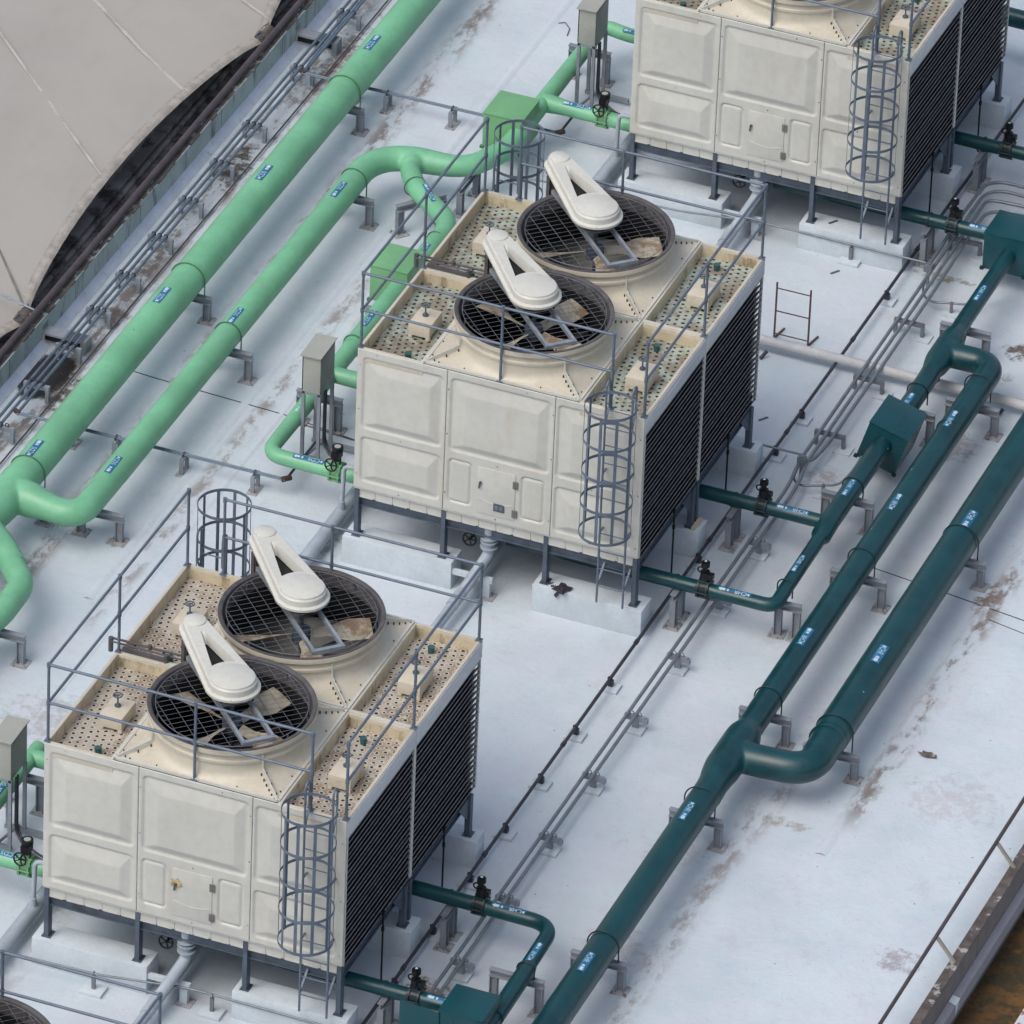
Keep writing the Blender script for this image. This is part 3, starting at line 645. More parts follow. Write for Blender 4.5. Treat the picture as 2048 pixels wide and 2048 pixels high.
# ------------------------------------------------------------ teal pipes
tm = thing('return_pipe', 'widest dark teal pipe on the right side of the roof', 'pipe', (8.15, 3, Z0))
q = MB(); path = fillet([(7.85, 40, Z0), (8.18, -2.0, Z0), (8.20, -3.10, Z0), (7.45, -3.16, Z0), (7.0, -3.16, Z0)], [.1, .78, .05], 16)
q.tube([path[0], (8.181, -2.2, Z0)], .262, 40)
MR = [(.262 if p.y > -2.4 else (.262 - .03 * sst(-2.4, -3.0, p.y) if p.x > 7.6 else .232)) for p in path]; ELB = ([Vector((8.18, -1.95, Z0))] + [p for p in path if p.y < -2.1], [.262] + [r for p, r in zip(path, MR) if p.y < -2.1]); part(q, 'pipe_body', M['teal'], tm, smooth=True)
for y in (3.28, -2.02): band(tm, 'Y', (8.17 - .007 * y, y, Z0), .262, M['teal_dark'], .42)
jacket(tm, 'Y', (8.17, -2.3, Z0), .262, M['teal'], .03)
for y in (3.5, -.3): sticker(tm, 'Y', (8.16 - .007 * y, y, Z0), .262, 80, 'CHR', False, Wd=.13)
tn = thing('return_pipe', 'narrower dark teal pipe between the widest teal pipe and the cooling towers', 'pipe', (7.0, 0, Z0))
q = MB(); path = fillet([(6.30, 7.93, Z0), (7.0, 7.95, Z0), (7.0, 7.2, Z0), (7.07, -2.4, Z0)], [.42, .1], 14)
LOOP = [p for p in path if p.y > 7.25]; q.tube([LOOP[-1] - Vector((0, -.1, 0)), path[-1]], .195, 36)
q.tube([(7.11, -4.1, Z0), (7.2, -26, Z0)], .215, 36)
q.cyl((7.08, -3.62, .60), (7.08, -3.62, .40), .09, 18)
weld(tn, [ELB, ([(7.07, -2.2, Z0), (7.07, -2.50, Z0), (7.072, -2.68, Z0), (7.08, -2.8, Z0), (7.08, -3.55, Z0), (7.085, -3.75, Z0), (7.10, -3.95, Z0), (7.12, -4.3, Z0)], [.195, .198, .25, .264, .264, .24, .217, .215])], M['teal'])
part(q, 'pipe_body', M['teal'], tn, smooth=True)
for y, r in ((2.2, .195), (7.28, .195), (-1.68, .195), (-4.41, .217), (-8.15, .217)): band(tn, 'Y', (7.04 - .009 * y, y, Z0), r, M['teal_dark'], .48)
jacket(tn, 'Y', (7.0, 5.95, Z0), .195, M['teal'], .02)
for y, r in ((6.0, .195), (3.56, .195), (-.25, .195), (-5.0, .217), (-8.88, .217)): sticker(tn, 'Y', (7.04 - .009 * y, y, Z0), r, 84, 'CHR', y in (3.56, 6.0, -.25), Wd=.11)
th = thing('outlet_header', 'teal header pipe with two valved outlets from the middle cooling tower', 'pipe', (6.25, 3, Z0), 'teal outlet headers')
q = MB(); q.tube(fillet([(2.2, .56, Z0), (5.9, .54, Z0), (6.31, .54, Z0), (6.29, 1.1, Z0), (6.27, 2.6, Z0)], [.1, .3, .1], 12), .105, 28)
q.tube([(6.27, 2.45, Z0), (6.27, 2.55, Z0), (6.25, 2.95, Z0), (6.24, 5.5, Z0), (6.22, 7.2, Z0)], [.108, .15, .15, .15, .15], 32); q.tube([(6.175, 8.8, Z0), (6.17, 9, Z0), (6.15, 11.2, Z0)], [.128, .125, .12], 32)
weld(th, [([(6.22, 7.1, Z0), (6.21, 7.40, Z0), (6.21, 7.55, Z0), (6.205, 7.7, Z0), (6.20, 8.2, Z0), (6.195, 8.4, Z0), (6.19, 8.6, Z0), (6.175, 8.9, Z0)], [.15, .155, .19, .205, .205, .18, .14, .127]), (LOOP + [Vector((7.0, 7.15, Z0))], .195)], M['teal'])
q.cyl((2.2, 2.92, Z0), (6.25, 2.90, Z0), .105, 28); q.cyl((6.20, 7.6, .6), (6.2, 7.6, .40), .075, 16)
part(q, 'pipe_body', M['teal'], th, smooth=True)
for y, r in ((6.75, .15), (3.95, .15), (1.1, .105)): band(th, 'Y', (6.27 - .008 * y, y, Z0), r, M['teal_dark'], .53)
for y in (.555, 2.91):
    valve(th, (5.23, y, Z0), .105, M['teal_dark'], 'teal'); jacket(th, 'X', (4.80, y, Z0), .107, M['teal'], .03); sticker(th, 'X', (5.70, y, Z0), .107, 112, 'CHR', False, L=.5, Wd=.085)
for y, r, fw in ((1.58, .105, False), (3.69, .15, False), (6.25, .15, True)): sticker(th, 'Y', (6.28 - .009 * y, y, Z0), r, 86, 'CHR', fw, Wd=.09)
tt = thing('outlet_header', 'teal outlet pipes of the topmost cooling tower in the upper right', 'pipe', (6, 12, Z0), 'teal outlet headers')
q = MB(); q.cyl((2.2, 11.42, Z0), (6.0, 11.38, Z0), .105, 28); q.cyl((2.2, 13.86, Z0), (6.6, 13.80, Z0), .105, 28); q.tube([(6.15, 11.3, Z0), (6.15, 16, Z0)], .12, 24)
q.tube([(3.0, 17.3, .9), (7.5, 17.15, .9)], .15, 24)
part(q, 'pipe_body', M['teal'], tt, smooth=True)
for y in (11.40, 13.84): valve(tt, (5.10, y, Z0), .105, M['teal_dark'], 'teal'); jacket(tt, 'X', (4.72, y, Z0), .107, M['teal_dark'], .03)
sticker(tt, 'X', (5.57, 11.39, Z0), .107, 112, 'CHR', False, L=.42, Wd=.085); sticker(th, 'Y', (6.17, 9.56, Z0), .122, 86, 'CHR', False, Wd=.085)
tl = thing('outlet_header', 'teal outlet pipes bending down from the lowest full cooling tower', 'pipe', (6.3, -9, Z0), 'teal outlet headers')
q = MB(); q.tube(fillet([(2.2, -7.95, Z0), (6.34, -8.02, Z0), (6.42, -11.5, Z0)], .34, 12), .107, 28); q.cyl((2.2, -10.30, Z0), (6.3, -10.33, Z0), .105, 28)
q.tube([(6.37, -9.0, Z0), (6.38, -9.1, Z0), (6.4, -10.3, Z0)], [.108, .125, .125], 24)
part(q, 'pipe_body', M['teal'], tl, smooth=True)
band(tl, 'Y', (6.37, -9.12, Z0), .115, M['teal_dark'], .53)
for y in (-7.985, -10.31): valve(tl, (5.25, y, Z0), .105, M['teal_dark'], 'teal'); jacket(tl, 'X', (4.80, y, Z0), .107, M['teal'], .03); sticker(tl, 'X', (5.68, y - .01, Z0), .107, 112, 'CHR', False, L=.5, Wd=.085)
sticker(tl, 'Y', (6.36, -8.82, Z0), .107, 82, 'CHR', True, Wd=.09)
enclosure('valve_enclosure', 'upright teal box on the pipe junction at the upper right edge', 5.75, 6.42, 10.92, 11.62, .36, 1.0, 'teal2', group='teal valve enclosures')
enclosure('valve_enclosure', 'teal box leaning to the right on the middle header pipe', 5.83, 6.46, 5.18, 5.98, .30, .98, 'teal2', roll=16, group='teal valve enclosures')
e1 = enclosure('valve_enclosure', 'teal box with an open side wing at the bottom picture edge', 5.80, 6.43, -10.86, -10.22, .36, 1.0, 'teal2', group='teal valve enclosures')
q = MB(); q.add([(-.86, -.36, -.1), (-.3, -.34, -.1), (-.3, -.34, .60), (-.86, -.36, .66), (-.86, -.35, -.1), (-.3, -.33, -.1), (-.3, -.33, .60), (-.86, -.35, .66)], [(0, 1, 2, 3), (7, 6, 5, 4), (0, 4, 5, 1), (1, 5, 6, 2), (2, 6, 7, 3), (3, 7, 4, 0)])
q.add([(-.86, -.35, .64), (-.3, -.33, .60), (-.3, -.06, .34), (-.86, -.35, .645)], [(0, 1, 2)])
q.build('side_wing', M['teal2'], e1)
# teal pipe supports
portal((7.80, 3.24), (8.50, 3.24), .42, 'frame under the widest teal pipe at its upper band')
portal((7.83, -2.12), (8.54, -2.12), .42, 'frame under the widest teal pipe where it starts to bend')
portal((6.66, 2.10), (7.39, 2.10), .48, 'frame under the narrower teal pipe at its middle band')
portal((6.62, 7.09), (7.33, 7.09), .48, 'frame under the narrower teal pipe below the hairpin bend')
portal((6.72, -1.74), (7.37, -1.74), .48, 'frame under the narrower teal pipe above the wide tee')
portal((6.72, -4.45), (7.39, -4.45), .46, 'frame under the teal pipe just below the wide tee')
portal((6.72, -8.15), (7.40, -8.15), .46, 'frame under the lowest stretch of the teal pipe')
portal((5.86, 8.93), (6.53, 8.93), .55, 'frame under the teal header just above the hairpin bend')
portal((5.88, 6.50), (6.53, 6.50), .53, 'frame under the teal header beside the leaning teal box')
portal((5.85, 3.90), (6.53, 3.90), .53, 'frame under the teal header between the leaning box and the outlet tee')
portal((6.27, .855), (6.54, .875), .57, 'narrow frame at the teal elbow of the middle tower')
portal((5.92, -9.12), (6.58, -9.12), .56, 'frame under the teal pipe dropping to the bottom box')
for y, l in ((.56, 'front teal outlet of the middle tower'), (2.80, 'rear teal outlet of the middle tower'), (-8.08, 'rear teal outlet of the lowest full tower'), (-10.32, 'front teal outlet of the lowest full tower'), (11.34, 'front teal outlet of the topmost tower'), (13.71, 'rear teal outlet of the topmost tower')):
    x = 4.83 if y < 10 else 4.72
    portal((x, y - .15), (x, y + .15), .575, 'short two-post frame with rusty feet under the ' + l, group='two post outlet supports')

# ------------------------------------------------------------ conduits and drains
def run(name, label, pts, r, mat, cat='conduit', fil=.12, group=None, couplings=0, axis=1):
    t = thing(name, label, cat, tuple(pts[0]), group); q = MB(); q.tube(fillet(pts, fil, 6), r, 12); part(q, 'tube', M[mat], t, smooth=True)
    if couplings:
        q = MB(); a, b_ = Vector(pts[0]), Vector(pts[-1]); L = (b_ - a).length; d = (b_ - a).normalized(); s = random.uniform(.3, couplings)
        while s < L: q.cyl(a + d * s, a + d * (s + .09), r * 1.35, 12); s += couplings * random.uniform(.85, 1.1)
        part(q, 'coupling', M[mat], t, smooth=True)
    return t
run('conduit', 'single dark conduit beside the right side of the cooling towers', [(4.60, -26, .16), (4.57, 30, .16)], .026, 'dconduit', couplings=3.0)
G2 = 'grey conduits between the towers and the teal pipes'
run('conduit', 'left one of the two grey conduits near the teal pipes', [(5.22, -26, .28), (5.18, 4.2, .28), (5.09, 4.8, .28), (5.05, 10, .28), (5.02, 12.45, .28), (5.02, 13.3, .28), (5.9, 13.25, .28), (9, 13.1, .28)], .027, 'conduit', group=G2, fil=.45)
run('conduit', 'right one of the two grey conduits near the teal pipes', [(5.345, -26, .28), (5.30, 4.2, .28), (5.20, 4.8, .28), (5.16, 10, .28), (5.12, 12.6, .28), (5.12, 12.95, .28), (5.9, 13.0, .28), (9, 12.85, .28)], .027, 'conduit', group=G2, fil=.4)
run('conduit', 'third grey conduit, starting at the lower junction box', [(5.14, 4.75, .34), (5.26, 4.95, .28), (5.31, 5.4, .28), (5.28, 10, .28), (5.22, 12.2, .28), (5.24, 12.65, .28), (6.0, 12.75, .28), (9, 12.6, .28)], .027, 'conduit', group=G2, fil=.3)
run('conduit', 'fourth grey conduit, starting at the upper junction box', [(5.02, 10.6, .34), (4.95, 10.9, .28), (4.92, 12.2, .28), (4.93, 13.55, .28), (5.8, 13.5, .28), (9, 13.35, .28)], .027, 'conduit', group=G2, fil=.5)
def pad_stand(x, y, h, n, label, group):
    t = thing('conduit_stand', label, 'stand', (x, y, 0), group); w = .05 + .11 * n / 2
    part(MB().box(x - .13, x + .15, y - .14, y + .10, .001, .045), 'concrete_pad', M['white'], t, bevel=.006)
    q = MB()
    if n == 1: q.box(x - .03, x + .05, y - .03, y + .03, .045, h - .02)
    else: q.box(x - .04, x + .05, y - .02, y + .02, .045, h - .10); q.box(x - w, x + w, y - .025, y + .025, h - .115, h - .03); q.box(x + w - .03, x + w + .03, y - .03, y + .03, h - .13, h - .05)
    part(q, 'bracket', M['beam'] if n > 1 else M['dconduit'], t)
    q = MB()
    for i in range(n):
        cx = x + (i - (n - 1) / 2) * .115; q.ring((cx, y, h), .034, .009, (0, 1, 0), 14, 6)
    part(q, 'clamp', M['conduit'] if n > 1 else M['dconduit'], t, smooth=True)
for i, y in enumerate((-9.42, -8.05, -6.7, -5.4, -4.08, -2.76, -1.43, 2.05, 5.2, 6.3, 9.95)):
    pad_stand(4.585, y, .16, 1, 'small white pad and clamp under the single dark conduit, number %s from the bottom' % ('one two three four five six seven eight nine ten eleven'.split()[i]), 'pads under the dark conduit')
for i, y in enumerate((-8.74, -7.1, -5.5, -3.87, -2.25, -.6, 1.05, 2.65)):
    pad_stand(5.29, y, .28, 2, 'grey clamp stand under the pair of grey conduits, number %s from the bottom' % ('one two three four five six seven eight'.split()[i]), 'stands under the grey conduits')
for i, (y, n, nm) in enumerate(((5.8, 3, 'lowest'), (7.45, 3, 'middle'), (9.2, 3, 'upper'), (11.75, 4, 'topmost'))):
    t = thing('conduit_trestle', nm + ' galvanised frame carrying the grey conduits above the lower junction box', 'stand', (5.2, y, 0), 'galvanised conduit frames')
    q = MB(); x0, x1 = 4.98 - .05 * (n == 4), 5.46; q.box(x0, x1, y - .03, y + .03, .19, .25); part(q, 'crossbar', M['wire'], t)
    for x in (x0, x1 - .05): part(MB().box(x, x + .05, y - .03, y + .03, .01, .19), 'post', M['wire'], t)
    part(MB().box(x1 - .14, x1 + .12, y - .14, y + .1, .001, .03), 'concrete_pad', M['white'], t)
for (x, y, l) in ((5.14, 4.80, 'lower galvanised junction box with a hose to the leaning teal box'), (5.0, 10.62, 'upper galvanised junction box beside the white plinth')):
    t = thing('junction_box', l, 'junction box', (x, y, .3)); part(MB().box(x - .06, x + .07, y - .05, y + .05, .27, .40), 'case', M['conduit'], t, bevel=.008)
    part(MB().cyl((x, y, .40), (x, y, .415), .04, 14), 'lid', M['conduit'], t); part(MB().box(x - .02, x + .02, y - .02, y + .02, 0, .27), 'post', M['conduit'], t)
for (pts, l) in (([(5.12, 4.75, .28), (5.12, 4.5, .17), (5.28, 4.42, .15), (5.6, 4.50, .2), (5.8, 4.60, .2), (5.92, 4.9, .32), (5.93, 5.3, .42)], 'flexible grey hose sagging to the leaning teal box'),
                 ([(5.02, 10.55, .26), (5.05, 10.2, .16), (5.25, 9.98, .15), (5.6, 10.02, .2), (5.9, 10.1, .2), (6.08, 10.6, .4)], 'flexible grey hose sagging to the upper teal pipe')):
    run('flexible_hose', l, pts, .018, 'conduit', 'hose', fil=.2)
    p_ = pts[3]; t = thing('hose_post', 'short post on a white pad holding the ' + ('lower' if p_[1] < 8 else 'upper') + ' sagging hose', 'post', (p_[0], p_[1], 0), 'hose posts')
    part(MB().box(p_[0] - .02, p_[0] + .02, p_[1] - .015, p_[1] + .015, .03, p_[2] + .02), 'stem', M['wire'], t); part(MB().box(p_[0] - .12, p_[0] + .12, p_[1] - .1, p_[1] + .1, .001, .03), 'pad', M['white'], t)
# thin conduits crossing behind each tower
for k, l in ((-1, 'bottom'), (0, 'middle'), (1, 'upper')):
    yb = k * SH - .05
    if k == 0: run('conduit', 'thin conduit end crossing to the lower junction box', [(2, 4.95, .33), (5.1, 4.95, .33)], .017, 'conduit', fil=0); continue
    run('conduit', 'thin grey conduit crossing the floor in front of the %s tower plinths' % ('topmost' if k == 1 else 'lowest full'), [(-1.5, yb - .35, .3), (1.0, yb - .25, .3), (2.2, yb - .02, .3), (5.05, yb - .08, .33)], .017, 'conduit', fil=.2)
    for x in ((3.7,) if k == 1 else (.9, 2.56)):
        t = thing('conduit_stand', 'small white pad and hook %s' % ('below the topmost tower plinth' if k == 1 else ('left, below the lowest full tower' if x < 2 else 'right, below the lowest full tower')), 'stand', (x, yb - .05, 0), 'pads under the thin conduits')
        y = yb - (.25 if x < 2 else .05)
        part(MB().box(x - .16, x + .16, y - .13, y + .13, .001, .05), 'concrete_pad', M['white'], t, bevel=.006); part(MB().box(x - .025, x + .025, y - .02, y + .02, .05, .27), 'post', M['wire'], t)
        part(MB().ring((x, y, .3), .028, .009, (1, 0, 0), 14, 6), 'clamp', M['conduit'], t)
# left conduit bundle along the parapet
for i, x in enumerate((-6.0, -5.90, -5.80)):
    run('conduit', ('nearest the parapet', 'middle', 'outer')[i] + ' one of the three blue grey conduits along the parapet', [(x, 1.15 if i == 2 else -26, .30), (x, 12.0, .30), (x - .03, 40, .30)], .024, 'bconduit', group='blue grey conduits along the parapet', couplings=0)
run('conduit', 'fourth blue grey conduit along the parapet, ending at the top crossing', [(-5.80, 11.95, .32), (-5.84, 12.4, .30), (-5.84, 40, .30)], .024, 'bconduit', group='blue grey conduits along the parapet')
run('cable', 'thin dark cable lying on the roof beside the blue grey conduits', [(-5.64, -26, .05), (-5.62, 2, .05), (-5.64, 5, .045), (-5.62, 11, .05), (-5.63, 40, .05)], .013, 'brown', 'cable')
nm = 'first second third fourth fifth sixth seventh eighth ninth tenth eleventh twelfth thirteenth'.split()
for i, y in enumerate((.75, 2.0, 3.15, 4.25, 5.34, 6.55, 7.7, 8.9, 10.15, 12.03, 13.9, 15.1)):
    t = thing('conduit_bracket', nm[i] + ' small steel bridge from the bottom under the parapet conduits', 'bracket', (-5.88, y, 0), 'brackets under the parapet conduits')
    part(MB().box(-6.09, -5.68, y - .03, y + .03, .20, .272), 'crossbar', M['beam'], t)
    for x in (-6.08, -5.74): part(MB().box(x, x + .055, y - .03, y + .03, 0, .2), 'post', M['beam'], t)
    q = MB()
    for x in (-6.0, -5.9, -5.8): q.ring((x, y, .30), .03, .009, (0, 1, 0), 14, 6)
    part(q, 'clamp', M['dconduit'], t, smooth=True)
for y, l in ((3.50, 'lower'), (13.13, 'upper')):
    t = thing('scupper_channel', l + ' short steel channel sticking out of the parapet opening', 'channel', (-6.1, y, 0), 'channels through the parapet')
    q = MB(); q.box(-6.42, -5.72, y - .12, y + .10, .20, .235); part(q, 'top_plate', M['beam'], t); part(MB().box(-5.80, -5.72, y - .12, y + .1, .0, .20), 'end_post', M['beam'], t)
    part(MB().box(-6.42, -5.80, y - .02, y + .0, .05, .2), 'web', M['dark'], t)
# conduit A crossing under the green pipes (lower and upper)
for y, l, xe, ye, up in ((1.13, 'lower', -1.47, 2.3, (-4.9, -4.21, -3.13, -2.0)), (11.88, 'upper', -1.53, 12.6, (-4.95, -4.38, -3.29, -2.2))):
    run('conduit', l + ' pale conduit pair crossing beneath the green pipes', [(-5.80, y - .01, .31), (-1.53, y + .02, .31)], .018, 'bconduit', fil=0)
    run('conduit', l + ' thin conduit just beside the crossing pair', [(-5.80, y - .05, .31), (-1.53, y - .02, .31)], .012, 'bconduit', fil=0)
    run('conduit', l + ' slanting conduit from the crossing pair to the cabinet', [(-1.52, y, .31), (-1.52, ye, .31)], .02, 'dconduit', fil=0)
    t = thing('conduit_elbow', l + ' rust coloured fitting at the corner of the crossing conduits', 'fitting', (-1.5, y, .3)); part(MB().bar((-1.58, y - .02, .31), (-1.47, y + .10, .31), .07, .06), 'body', M['rust'], t, bevel=.01)
    t = thing('conduit_elbow', l + ' brown fitting where the crossing pair meets the parapet conduits', 'fitting', (-5.82, y, .3)); part(MB().bar((-5.86, y + .03, .31), (-5.76, y - .03, .31), .06, .06), 'body', M['rust'], t, bevel=.01)
    for i, x in enumerate(up):
        t = thing('conduit_hanger', 'narrow two-legged stand under the %s crossing conduits, number %s from the left' % (l, 'one two three four'.split()[i]), 'stand', (x, y, 0), 'stands under the crossing conduits')
        part(MB().box(x - .03, x + .03, y - .11, y + .11, .24, .28), 'crossbar', M['beam'], t)
        for dy in (-.10, .10): part(MB().box(x - .03, x + .03, y + dy - .012, y + dy + .012, .012, .24), 'leg', M['beam'], t)
        part(MB().box(x - .08, x + .08, y - .16, y + .14, .001, .012), 'base_plate', M['plate'], t)
        part(MB().ring((x, y - .02, .31), .045, .008, (1, 0, 0), 14, 6), 'clamp', M['dconduit'], t)
run('cable', 'thin wire with white clips lying across the floor left of the middle tower', [(-2.3, 3.05, .02), (-1.2, 2.95, .02), (-.2, 2.9, .02), (.0, 2.8, .02)], .008, 'dconduit', 'cable', fil=0)
# drains
run('drain_pipe', 'long grey drain pipe passing under the towers at their middle', [(1.88, -26, .22), (1.88, 30, .22)], .078, 'gpipe', 'pipe', fil=0)
run('drain_pipe', 'grey drain pipe on the floor along the left side of the towers', [(-.50, -26, .2), (-.50, 13.2, .2)], .095, 'gpipe', 'pipe', fil=0)
run('drain_pipe', 'thin grey pipe lying against the left drain pipe', [(-.64, -26, .13), (-.64, 12.2, .13)], .03, 'gpipe', 'pipe', fil=0)
run('drain_pipe', 'dirty white pipe crossing the floor from the middle tower to the right', [(1.88, 7.85, .19), (14, 7.78, .19)], .082, 'wpipe', 'pipe', fil=0)
for x, l in ((3.5, 'left'), (7.25, 'right')):
    t = thing('pipe_clamp', l + ' rusty clamp foot under the white crossing pipe', 'clamp', (x, 7.65, 0), 'clamps on the white pipe'); q = MB(); q.bar((x, 7.72, .1), (x - .06, 7.6, .02), .04, .04); part(q, 'foot', M['dconduit'], t)
for k in (-1, 0, 1):
    y = k * SH; lab = ('lowest full', 'middle', 'topmost')[k + 1]
    t = thing('overflow_pipe', 'grey upright overflow pipe between the green valve and the %s tower' % lab, 'pipe', (-.5, y + .9, 0), 'overflow pipes')
    q = MB(); q.tube(fillet([(-.5, y + .80, .25), (-.5, y + .86, 1.0), (.05, y + .86, 1.02)], .1), .034, 14); q.cyl((-.5, y + .81, .28), (-.5, y + .81, .42), .048, 14); part(q, 'tube', M['gpipe'], t, smooth=True)
    t = thing('drain_outlet', 'flanged grey drain outlet under the %s tower dropping to the floor pipe' % lab, 'drain', (2.1, y + .3, 0), 'flanged drain outlets')
    q = MB(); q.cyl((2.06, y + .16, .78), (2.06, y + .16, 1.1), .085, 20)
    q.tube(fillet([(2.06, y + .16, .80), (2.06, y + .15, .62), (1.88, y - .55, .22), (1.88, y - .9, .22)], .15), .08, 20)
    for z in (.74, .84, .90): q.cyl((2.06, y + .16, z), (2.06, y + .16, z + .02), .13, 24)
    q.cyl((1.90, y - .42, .28), (1.88, y - .78, .225), .092, 20)
    part(q, 'elbow', M['gpipe'], t, smooth=True, angle=.5)
    q = MB(); q.ring((1.72, y + .25, .72), .10, .013, (0, 1, -.1), 24, 8); q.cyl((1.72, y + .25, .72), (1.78, y + .55, .76), .022, 10); q.box(1.72, 1.84, y + .5, y + .62, .68, .86)
    for i in range(5): a = 2 * PI * i / 5; q.bar((1.72, y + .25, .72), (1.72 + .095 * math.cos(a), y + .25, .72 + .095 * math.sin(a)), .014, .014, (0, 1, 0))
    part(q, 'hand_wheel', M['black'], t, smooth=True)
    t = thing('white_stand', 'small white steel stand beside the grey floor pipe below the %s tower' % lab, 'stand', (2.1, y - .1, 0), 'white stands beside the drain')
    part(MB().box(2.06, 2.17, y - .05, y + .03, 0, .30), 'post', M['white'], t); part(MB().box(1.55, 2.2, y - .04, y + .02, .25, .33), 'crossbar', M['white'], t); part(MB().box(2.0, 2.25, y - .13, y + .1, .001, .012), 'base_plate', M['plate'], t)
    for dy in (1.33, 3.5):
        t = thing('drip_pipe', 'thin black drip pipe below the %s louvres of the %s tower' % (('front', 'rear')[dy > 2], lab), 'pipe', (4.42, y + dy, 0), 'black drip pipes')
        q = MB(); q.tube(fillet([(4.36, y + dy, 1.32), (4.44, y + dy, 1.30), (4.44, y + dy, .2), (4.58, y + dy - .05, .16)], .03), .014, 10)
        for z in (1.02, 1.29): q.cyl((4.44, y + dy, z), (4.44, y + dy, z + .06), .024, 10)
        part(q, 'tube', M['black'], t, smooth=True)

# ------------------------------------------------------------ plinths
k_names = {-2: 'tower at the bottom left corner', -1: 'lowest full tower', 0: 'middle tower', 1: 'topmost tower'}
def plinth(x0, x1, y0, y1, label):
    t = MB(); t.box(x0, x1, y0, y1, -.02, .45); o = t.build('concrete_plinth', M['white'], bevel=.02); tag(o, label, 'plinth', 'white concrete plinths')
for k in (-2, -1, 0, 1):
    y = k * SH
    for r_, y0, y1 in (('front', -.07, .34), ('middle', 2.17, 2.57), ('rear', 4.52, 4.86)):
        for s_, x0, x1 in (('left', -.13, 1.58), ('right', 2.83, 4.52)):
            plinth(x0, x1, y + y0, y + y1, '%s %s white plinth under the %s' % (s_, r_, k_names[k]))

# ------------------------------------------------------------ the cooling tower
TOP = 3.67; TW = 4.4; TD = 4.75
tw = thing('cooling_tower', 'middle cream cooling tower with a dark meter window in its door and grey-green basins', 'cooling tower', (0, 0, 0), 'cream twin-fan cooling towers')
# front panels as height fields
def sdbox(x, z, x0, x1, z0, z1, r):
    cx, cz = (x0 + x1) / 2, (z0 + z1) / 2; qx = abs(x - cx) - (x1 - x0) / 2 + r; qz = abs(z - cz) - (z1 - z0) / 2 + r
    return math.hypot(max(qx, 0), max(qz, 0)) + min(max(qx, qz), 0) - r
BIG = [((.09, 1.325), (2.335, 3.535), 1), ((.09, 1.325), (1.43, 2.19), 1), ((1.445, 2.985), (2.335, 3.555), 1), ((3.085, 4.29), (2.335, 3.545), 1), ((3.085, 4.29), (1.40, 2.17), 1), ((1.445, 1.815), (1.46, 2.2), 0), ((2.57, 2.935), (1.46, 2.2), 0)]
def sst(a, b_, x): t_ = min(1, max(0, (x - a) / (b_ - a))); return t_ * t_ * (3 - 2 * t_)
def hgt(x, z):
    h = 0
    for (x0, x1), (z0, z1), kind in BIG:
        d = -sdbox(x, z, x0, x1, z0, z1, .07)
        if d > -.01:
            if kind:
                rise = .0
                wl, wr, wb, wt = .20, .17, .13, .15
                lin = lambda a, b_, v: min(1, max(0, (v - a) / (b_ - a)))
                f = min(lin(.04, .24, x - x0), lin(.05, .19, x1 - x), lin(.05, .15, z - z0), lin(.04, .24, z1 - z))
                h = -.024 * sst(-.006, .010, d) + .046 * f
            else: h = -.024 * sst(-.006, .010, d) + .020 * sst(.02, .06, d)
    return h
def panel(x0, x1, name):
    q = MB(); nx = int((x1 - x0) / .0155); nz = int(2.37 / .0155); vs = []
    for j in range(nz + 1):
        for i in range(nx + 1):
            x = x0 + (x1 - x0) * i / nx; z = 1.30 + 2.365 * j / nz; vs.append((x, -hgt(x, z), z))
    w = nx + 1; fs = [(j * w + i, j * w + i + 1, (j + 1) * w + i + 1, (j + 1) * w + i) for j in range(nz) for i in range(nx)]
    q.add(vs, fs); o = q.build(name, M['cream'], tw, smooth=True, angle=1.0)
    m = o.modifiers.new('thick', 'SOLIDIFY'); m.thickness = .012; m.offset = -1
    dg = bpy.context.evaluated_depsgraph_get(); me = bpy.data.meshes.new_from_object(o.evaluated_get(dg)); o.modifiers.clear(); o.data = me
    return o
panel(0, 1.381, 'front_panel'); panel(1.389, 3.041, 'front_panel'); panel(3.049, 4.4, 'front_panel')
q = MB()
for x, z in ((.045, 3.4), (.045, 2.65), (.045, 1.55), (1.41, 3.35), (1.41, 2.6), (1.41, 1.6), (3.015, 3.35), (3.015, 2.6), (3.015, 1.55), (4.35, 3.3), (4.35, 2.35), (4.35, 1.45), (.7, 2.26), (2.2, 2.25), (.7, 1.345), (2.2, 1.345), (3.65, 2.25), (3.65, 1.345), (1.05, 3.60), (2.6, 3.61), (.3, 3.61)):
    q.cyl((x, -.012, z), (x, .004, z), .013, 8)
q.build('bolt', M['dark'], tw)
# door with hinges and handle
d = MB().box(1.906, 2.489, -.024, -.001, 1.41, 2.185).build('door', M['cream'], tw, bevel=.006)
MB().box(1.893, 2.502, -.008, .002, 1.398, 2.197).build('door_gap', M['ledge'], d)
q = MB(); nseg = 14
for i in range(nseg):
    a, b_ = i / nseg, (i + 1) / nseg; zf = lambda s: 1.66 - .05 * math.sin(PI * s)
    q.bar((1.93 + .53 * a, -.026, zf(a)), (1.93 + .53 * b_, -.026, zf(b_)), .010, .016, (0, 0, 1))
q.build('pressed_rib', M['cover'], d)
for z in (1.53, 2.02):
    MB().box(2.455, 2.53, -.036, -.020, z - .06, z + .06).box(2.486, 2.498, -.041, -.034, z - .055, z + .055).build('hinge', M['kerb_face'], d)
q = MB(); q.cyl((1.96, -.05, 1.93), (1.96, -.02, 1.93), .02, 10); q.bar((1.955, -.05, 1.94), (1.945, -.05, 1.84), .02, .02, (0, 1, 0)); q.build('handle', M['leg'], d)
